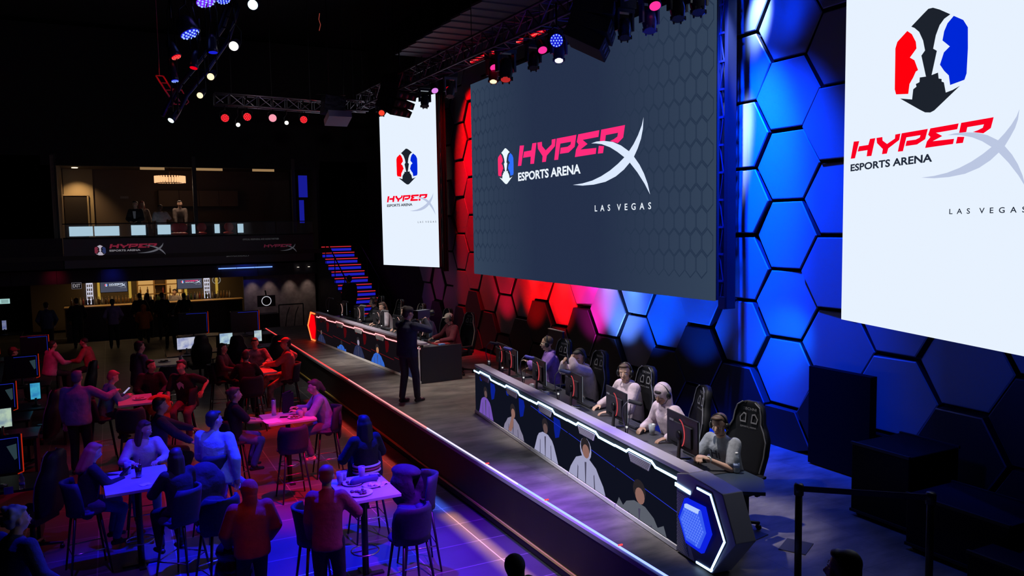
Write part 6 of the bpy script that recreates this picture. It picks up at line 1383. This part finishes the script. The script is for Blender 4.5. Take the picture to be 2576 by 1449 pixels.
def ledbar(label, x0, y0, x1, y1, m1, m2):
    a, b = atx(x0, y0, TX), atx(x1, y1, TX); t = thing('led_bar', label, 'stage light', a, 0, 'led bars on the stage truss'); d = b - a; m = MB(); m.tube([V((0.03, 0, .03)), d + V((.03, 0, .03))], .055, 4); m.build('bar_housing', black, t); m = MB(); m2_ = MB(); n = 16
    m.tube([V((-.02, 0, -.01)), d + V((-.02, 0, -.01))], .032, 6)
    for k in range(n): m2_.ell(d * ((k + .5) / n) + V((-.05, 0, -.02)), (.014, .02, .014), n=7, m=5)
    m.build('bar_lens', m1, t); m2_.build('led_cells', m2, t)
ledbar('red led bar above the left part of the centre screen', 1188, 154, 1256, 125, g_red, g_rcell)
ledbar('red led bar on the truss left of the round blue lamp', 1305, 104, 1372, 76, g_red, g_rcell)
ledbar('blue led bar at the top edge right of the speaker cluster', 1528, 8, 1566, -8, g_blue, g_cell)
# speaker arrays
def array(label, top, n, dirn, w_=.62, hh=.20, dp=.42, curve=6):
    t = thing('speaker_array', label, 'speaker', top, 0); p = V((0, 0, 0)); ang = 0
    for i in range(n):
        R = Matrix.Rotation(dirn, 3, 'Z') @ Matrix.Rotation(math.radians(ang), 3, 'X'); c = p + R @ V((0, 0, -hh / 2)); m = MB(); m.box(c, (w_, dp, hh - .015), R); cab = m.build('speaker_box', mat('speaker_black', (.008, .008, .01), .8, spec=.15), t, .01)
        m = MB()
        for k in (-1, 0, 1): m.lathe([(.055, 0), (.055, .006)], c + R @ V((w_ / 2 * .6 * k, -dp / 2, 0)), 10, R @ Matrix.Rotation(PI / 2, 3, 'X'))
        m.build('driver_holes', mat('driver_grey', (.03, .03, .05), .5), cab); p = p + R @ V((0, 0, -hh)); ang += curve
    m = MB(); m.tube([(0, 0, 0), (0, 0, 1.2)], .02, 6); m.build('hanging_cable', dark, t)
tp = atx(1502, 0, 6.1); array('big black curved speaker array hanging before the centre screen', tp + V((.0, 0, .12)), 4, .9, .85, .20, .55, 9)
tp = atx(1005, 190, 6.1); array('dark speaker array hanging before the top of the left white screen', tp, 5, .6, .75, .17, .5, 8)
m = MB(); 
# hanging projector and its bracket
p = aty(850, 300, 19.0); t = thing('hanging_projector', 'dark projector box with pale underside hanging right of the back truss', 'projector', p); MB().box((0, 0, 0.02), (.55, .5, .16), Matrix.Rotation(-.35, 3, 'X')).build('pale_housing', mat('projector_grey', (.30, .30, .42), .5), t); MB().box((-.08, .1, .32), (.5, .45, .42), Matrix.Rotation(.12, 3, 'Y')).build('cradle', mat('cradle_dark', (.03, .03, .05), .35, .5, bump=.8, nscale=14), t); m = MB(); m.tube([(-.2, 0, .5), (-.2, 0, 3.95)], .012, 6); m.tube([(.15, 0, .5), (.2, 0, 3.95)], .008, 5); m.tube([(-.5, 0, .56), (.2, 0, .58)], .015, 6); m.build('hanging_rods', dark, t)
# lamps of the back truss
for x, y, r, g_, c_, lb in ((566, 297, .095, g_red, True, 'red lamp under the back truss, leftmost'), (622, 294, .095, g_red, True, 'red lamp under the back truss, second from the left'), (686, 297, .095, emis('lens_pink', (1, .35, .45), 1), False, 'pink lamp under the back truss'), (764, 301, .09, g_red, True, 'red lamp under the back truss, rightmost'), (599, 314, .05, g_white, False, 'small white lamp under the back truss, left one'), (721, 309, .05, g_white, False, 'small white lamp under the back truss, right one')):
    p = aty(x, y, 20.0); par(lb, p, camdir(p), r, black, g_, c_, g_rcell, 'lamps under the back truss', hang=.2)
# lamps of the curved truss
for x, y, r, g_, c_, dd, lb in ((636, 12, .075, g_cool, False, (-.3, -.75, -.4), 'white lamp at the top of the curved truss'), (588, 116, .070, g_white, False, (-.3, -.75, -.4), 'white lamp at the middle of the curved truss'), (530, 193, .052, g_warm, False, (-.3, -.75, -.4), 'warm lamp on the lower part of the curved truss'), (503, 240, .045, g_warm, False, (-.3, -.75, -.4), 'small warm lamp at the end of the curved truss'), (430, 303, .045, g_cool, False, (-.5, -.4, -.7), 'small white lamp lowest on the curved truss'),
        (518, 4, .14, g_vio, True, (.2, -.35, -.9), 'violet cell lamp at the top edge, left one'), (562, 0, .10, g_blue, True, (.1, -.3, -.9), 'blue cell lamp at the top edge, right one'), (478, 85, .14, g_blue, True, (.35, -.25, -.9), 'large blue cell lamp on the left of the curved truss'), (443, 143, .07, g_red, True, (.35, -.25, -.9), 'small red lamp below the large blue cell lamp'), (536, 132, .065, g_blue, False, (0, -.12, -1), 'thin blue lamp in the middle of the curved truss'), (487, 171, .055, g_red, False, (-.2, -.2, -1), 'thin red lamp in the middle of the curved truss'), (440, 203, .05, g_blue, True, (.1, -.2, -1), 'small blue lamp near the red lit ladder truss')):
    p = aty(x, y, 12.3); par(lb, p, dd, r, mat('can_blue_black', (.02, .02, .05), .3), g_, c_, g_cell if g_ is not g_red else g_rcell, 'lamps of the curved truss', L=.26, hang=.75 if y > 130 else .3)
p = atz(1037, 61, 10.55); m = MB(); m.tube([(.35 * math.cos(a), .35 * math.sin(a), 0) for a in [2 * PI * k / 24 for k in range(24)]], .025, 6, True); o = m.build('ceiling_ring', emis('ring_dim', (.11, .10, .10), 1)); o.location = (p.x, p.y, 10.5); tag(o, 'thin pale ring on the black ceiling above the left screen', 'ring')
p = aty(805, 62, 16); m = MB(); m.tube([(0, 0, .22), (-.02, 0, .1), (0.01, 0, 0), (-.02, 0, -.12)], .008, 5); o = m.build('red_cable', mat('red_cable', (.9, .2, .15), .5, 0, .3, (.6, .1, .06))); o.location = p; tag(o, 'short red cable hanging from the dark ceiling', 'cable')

# ------------------------------------------------------------------ barrier and boxes at the right
def post(label, x, y):
    t = thing('barrier_post', label, 'barrier', (x, y, SZ), 0, 'barrier posts on stage'); m = MB(); m.lathe([(.16, 0), (.16, .015), (.04, .03)], n=18); m.build('post_base', mat('post_black', (.008, .008, .010), .4), t); m = MB(); m.lathe([(.030, .03), (.030, .93)], n=14); m.build('post_pole', MATS['post_black'], t); m = MB(); m.lathe([(.040, .90), (.042, .98), (.034, 1.0)], n=14); m.build('belt_head', mat('post_head', (.02, .02, .035), .35), t)
A_, B_ = V((5.16, 4.79, SZ)), V((5.92, 4.10, SZ)); post('black barrier post left of the blue belt', A_.x, A_.y); post('black barrier post right of the blue belt', B_.x, B_.y)
d_ = (B_ - A_); L = d_.length; o = MB().box((L / 2, 0, .955), (L - .07, .004, .05)).build('barrier_belt', mat('belt_blue', (.02, .02, .16), .7)); o.location = A_; o.rotation_euler = (0, 0, math.atan2(d_.y, d_.x)); tag(o, 'blue belt stretched between the two barrier posts', 'belt')
o = MB().box((0, 0, .0), (.12, .95, 1.3)).build('dark_screen_back', mat('dark_box', (.002, .002, .003), .9, spec=.1)); o.location = (8.25, 6.98, 1.42); tag(o, 'black upright board before the comb wall, below the right white screen', 'board')
def crate(label, c, s_, col=(.003, .003, .004)):
    t = thing('equipment_crate', label, 'crate', (c[0], c[1], SZ)); MB().box((0, 0, s_[2] / 2 + .06), s_).build('crate_body', mat('crate_%d' % int(col[2] * 1000), col, .7, spec=.2), t, .01); m = MB()
    for sx_ in (-1, 1):
        for sz_ in (.06, s_[2] + .06): m.box((sx_ * s_[0] / 2, 0, sz_), (.03, s_[1] + .01, .03))
    m.build('metal_edges', mat('crate_edge', (.012, .012, .02), .5), t); m = MB()
    for sx_ in (-1, 1):
        for sy_ in (-1, 1): m.lathe([(.03, -.015), (.03, .015)], (sx_ * (s_[0] / 2 - .06), sy_ * (s_[1] / 2 - .06), .03), 10, Matrix.Rotation(PI / 2, 3, 'X'))
    m.build('wheels', black, t)
crate('black equipment crate on stage below the right white screen', (7.55, 5.55, 0), (.8, .7, .75)); crate('dark blue flat case at the far right of the stage', (7.2, 4.5, 0), (.7, 1.0, .5), (.006, .006, .02)); crate('small dark case behind the barrier at the right', (6.75, 3.9, 0), (.5, .5, .3), (.008, .008, .02))
for i, (x, y, a, lb) in enumerate(((5.95, 5.55, .5, 'dark square floor plate near the barrier'), (5.75, 6.0, .2, 'dark square floor plate beside the blue desk end'))):
    o = MB().box((0, 0, .004), (.32, .26, .006)).build('floor_plate', mat('plate_dark', (.02, .02, .022), .6)); o.location = (x, y, SZ); o.rotation_euler = (0, 0, a); tag(o, lb, 'floor plate')

t = thing('game_controller', 'black game controller in the hands of the boy at the near end', 'controller', dk(BD, 6.06, .42, TOPZ + .12), bz + PI)
m = MB(); m.cap((-.05, 0, 0), .022, (.05, 0, 0), .022, 8); m.cap((-.055, 0, 0), .02, (-.07, -.05, -.02), .014, 8, 3); m.cap((.055, 0, 0), .02, (.07, -.05, -.02), .014, 8, 3); m.build('controller_body', black, t)
for q in (-1, 1): m = MB(); m.lathe([(.008, .018), (.008, .028)], (.03 * q, -.005, 0), 8); m.build('thumb_stick', dark, t)
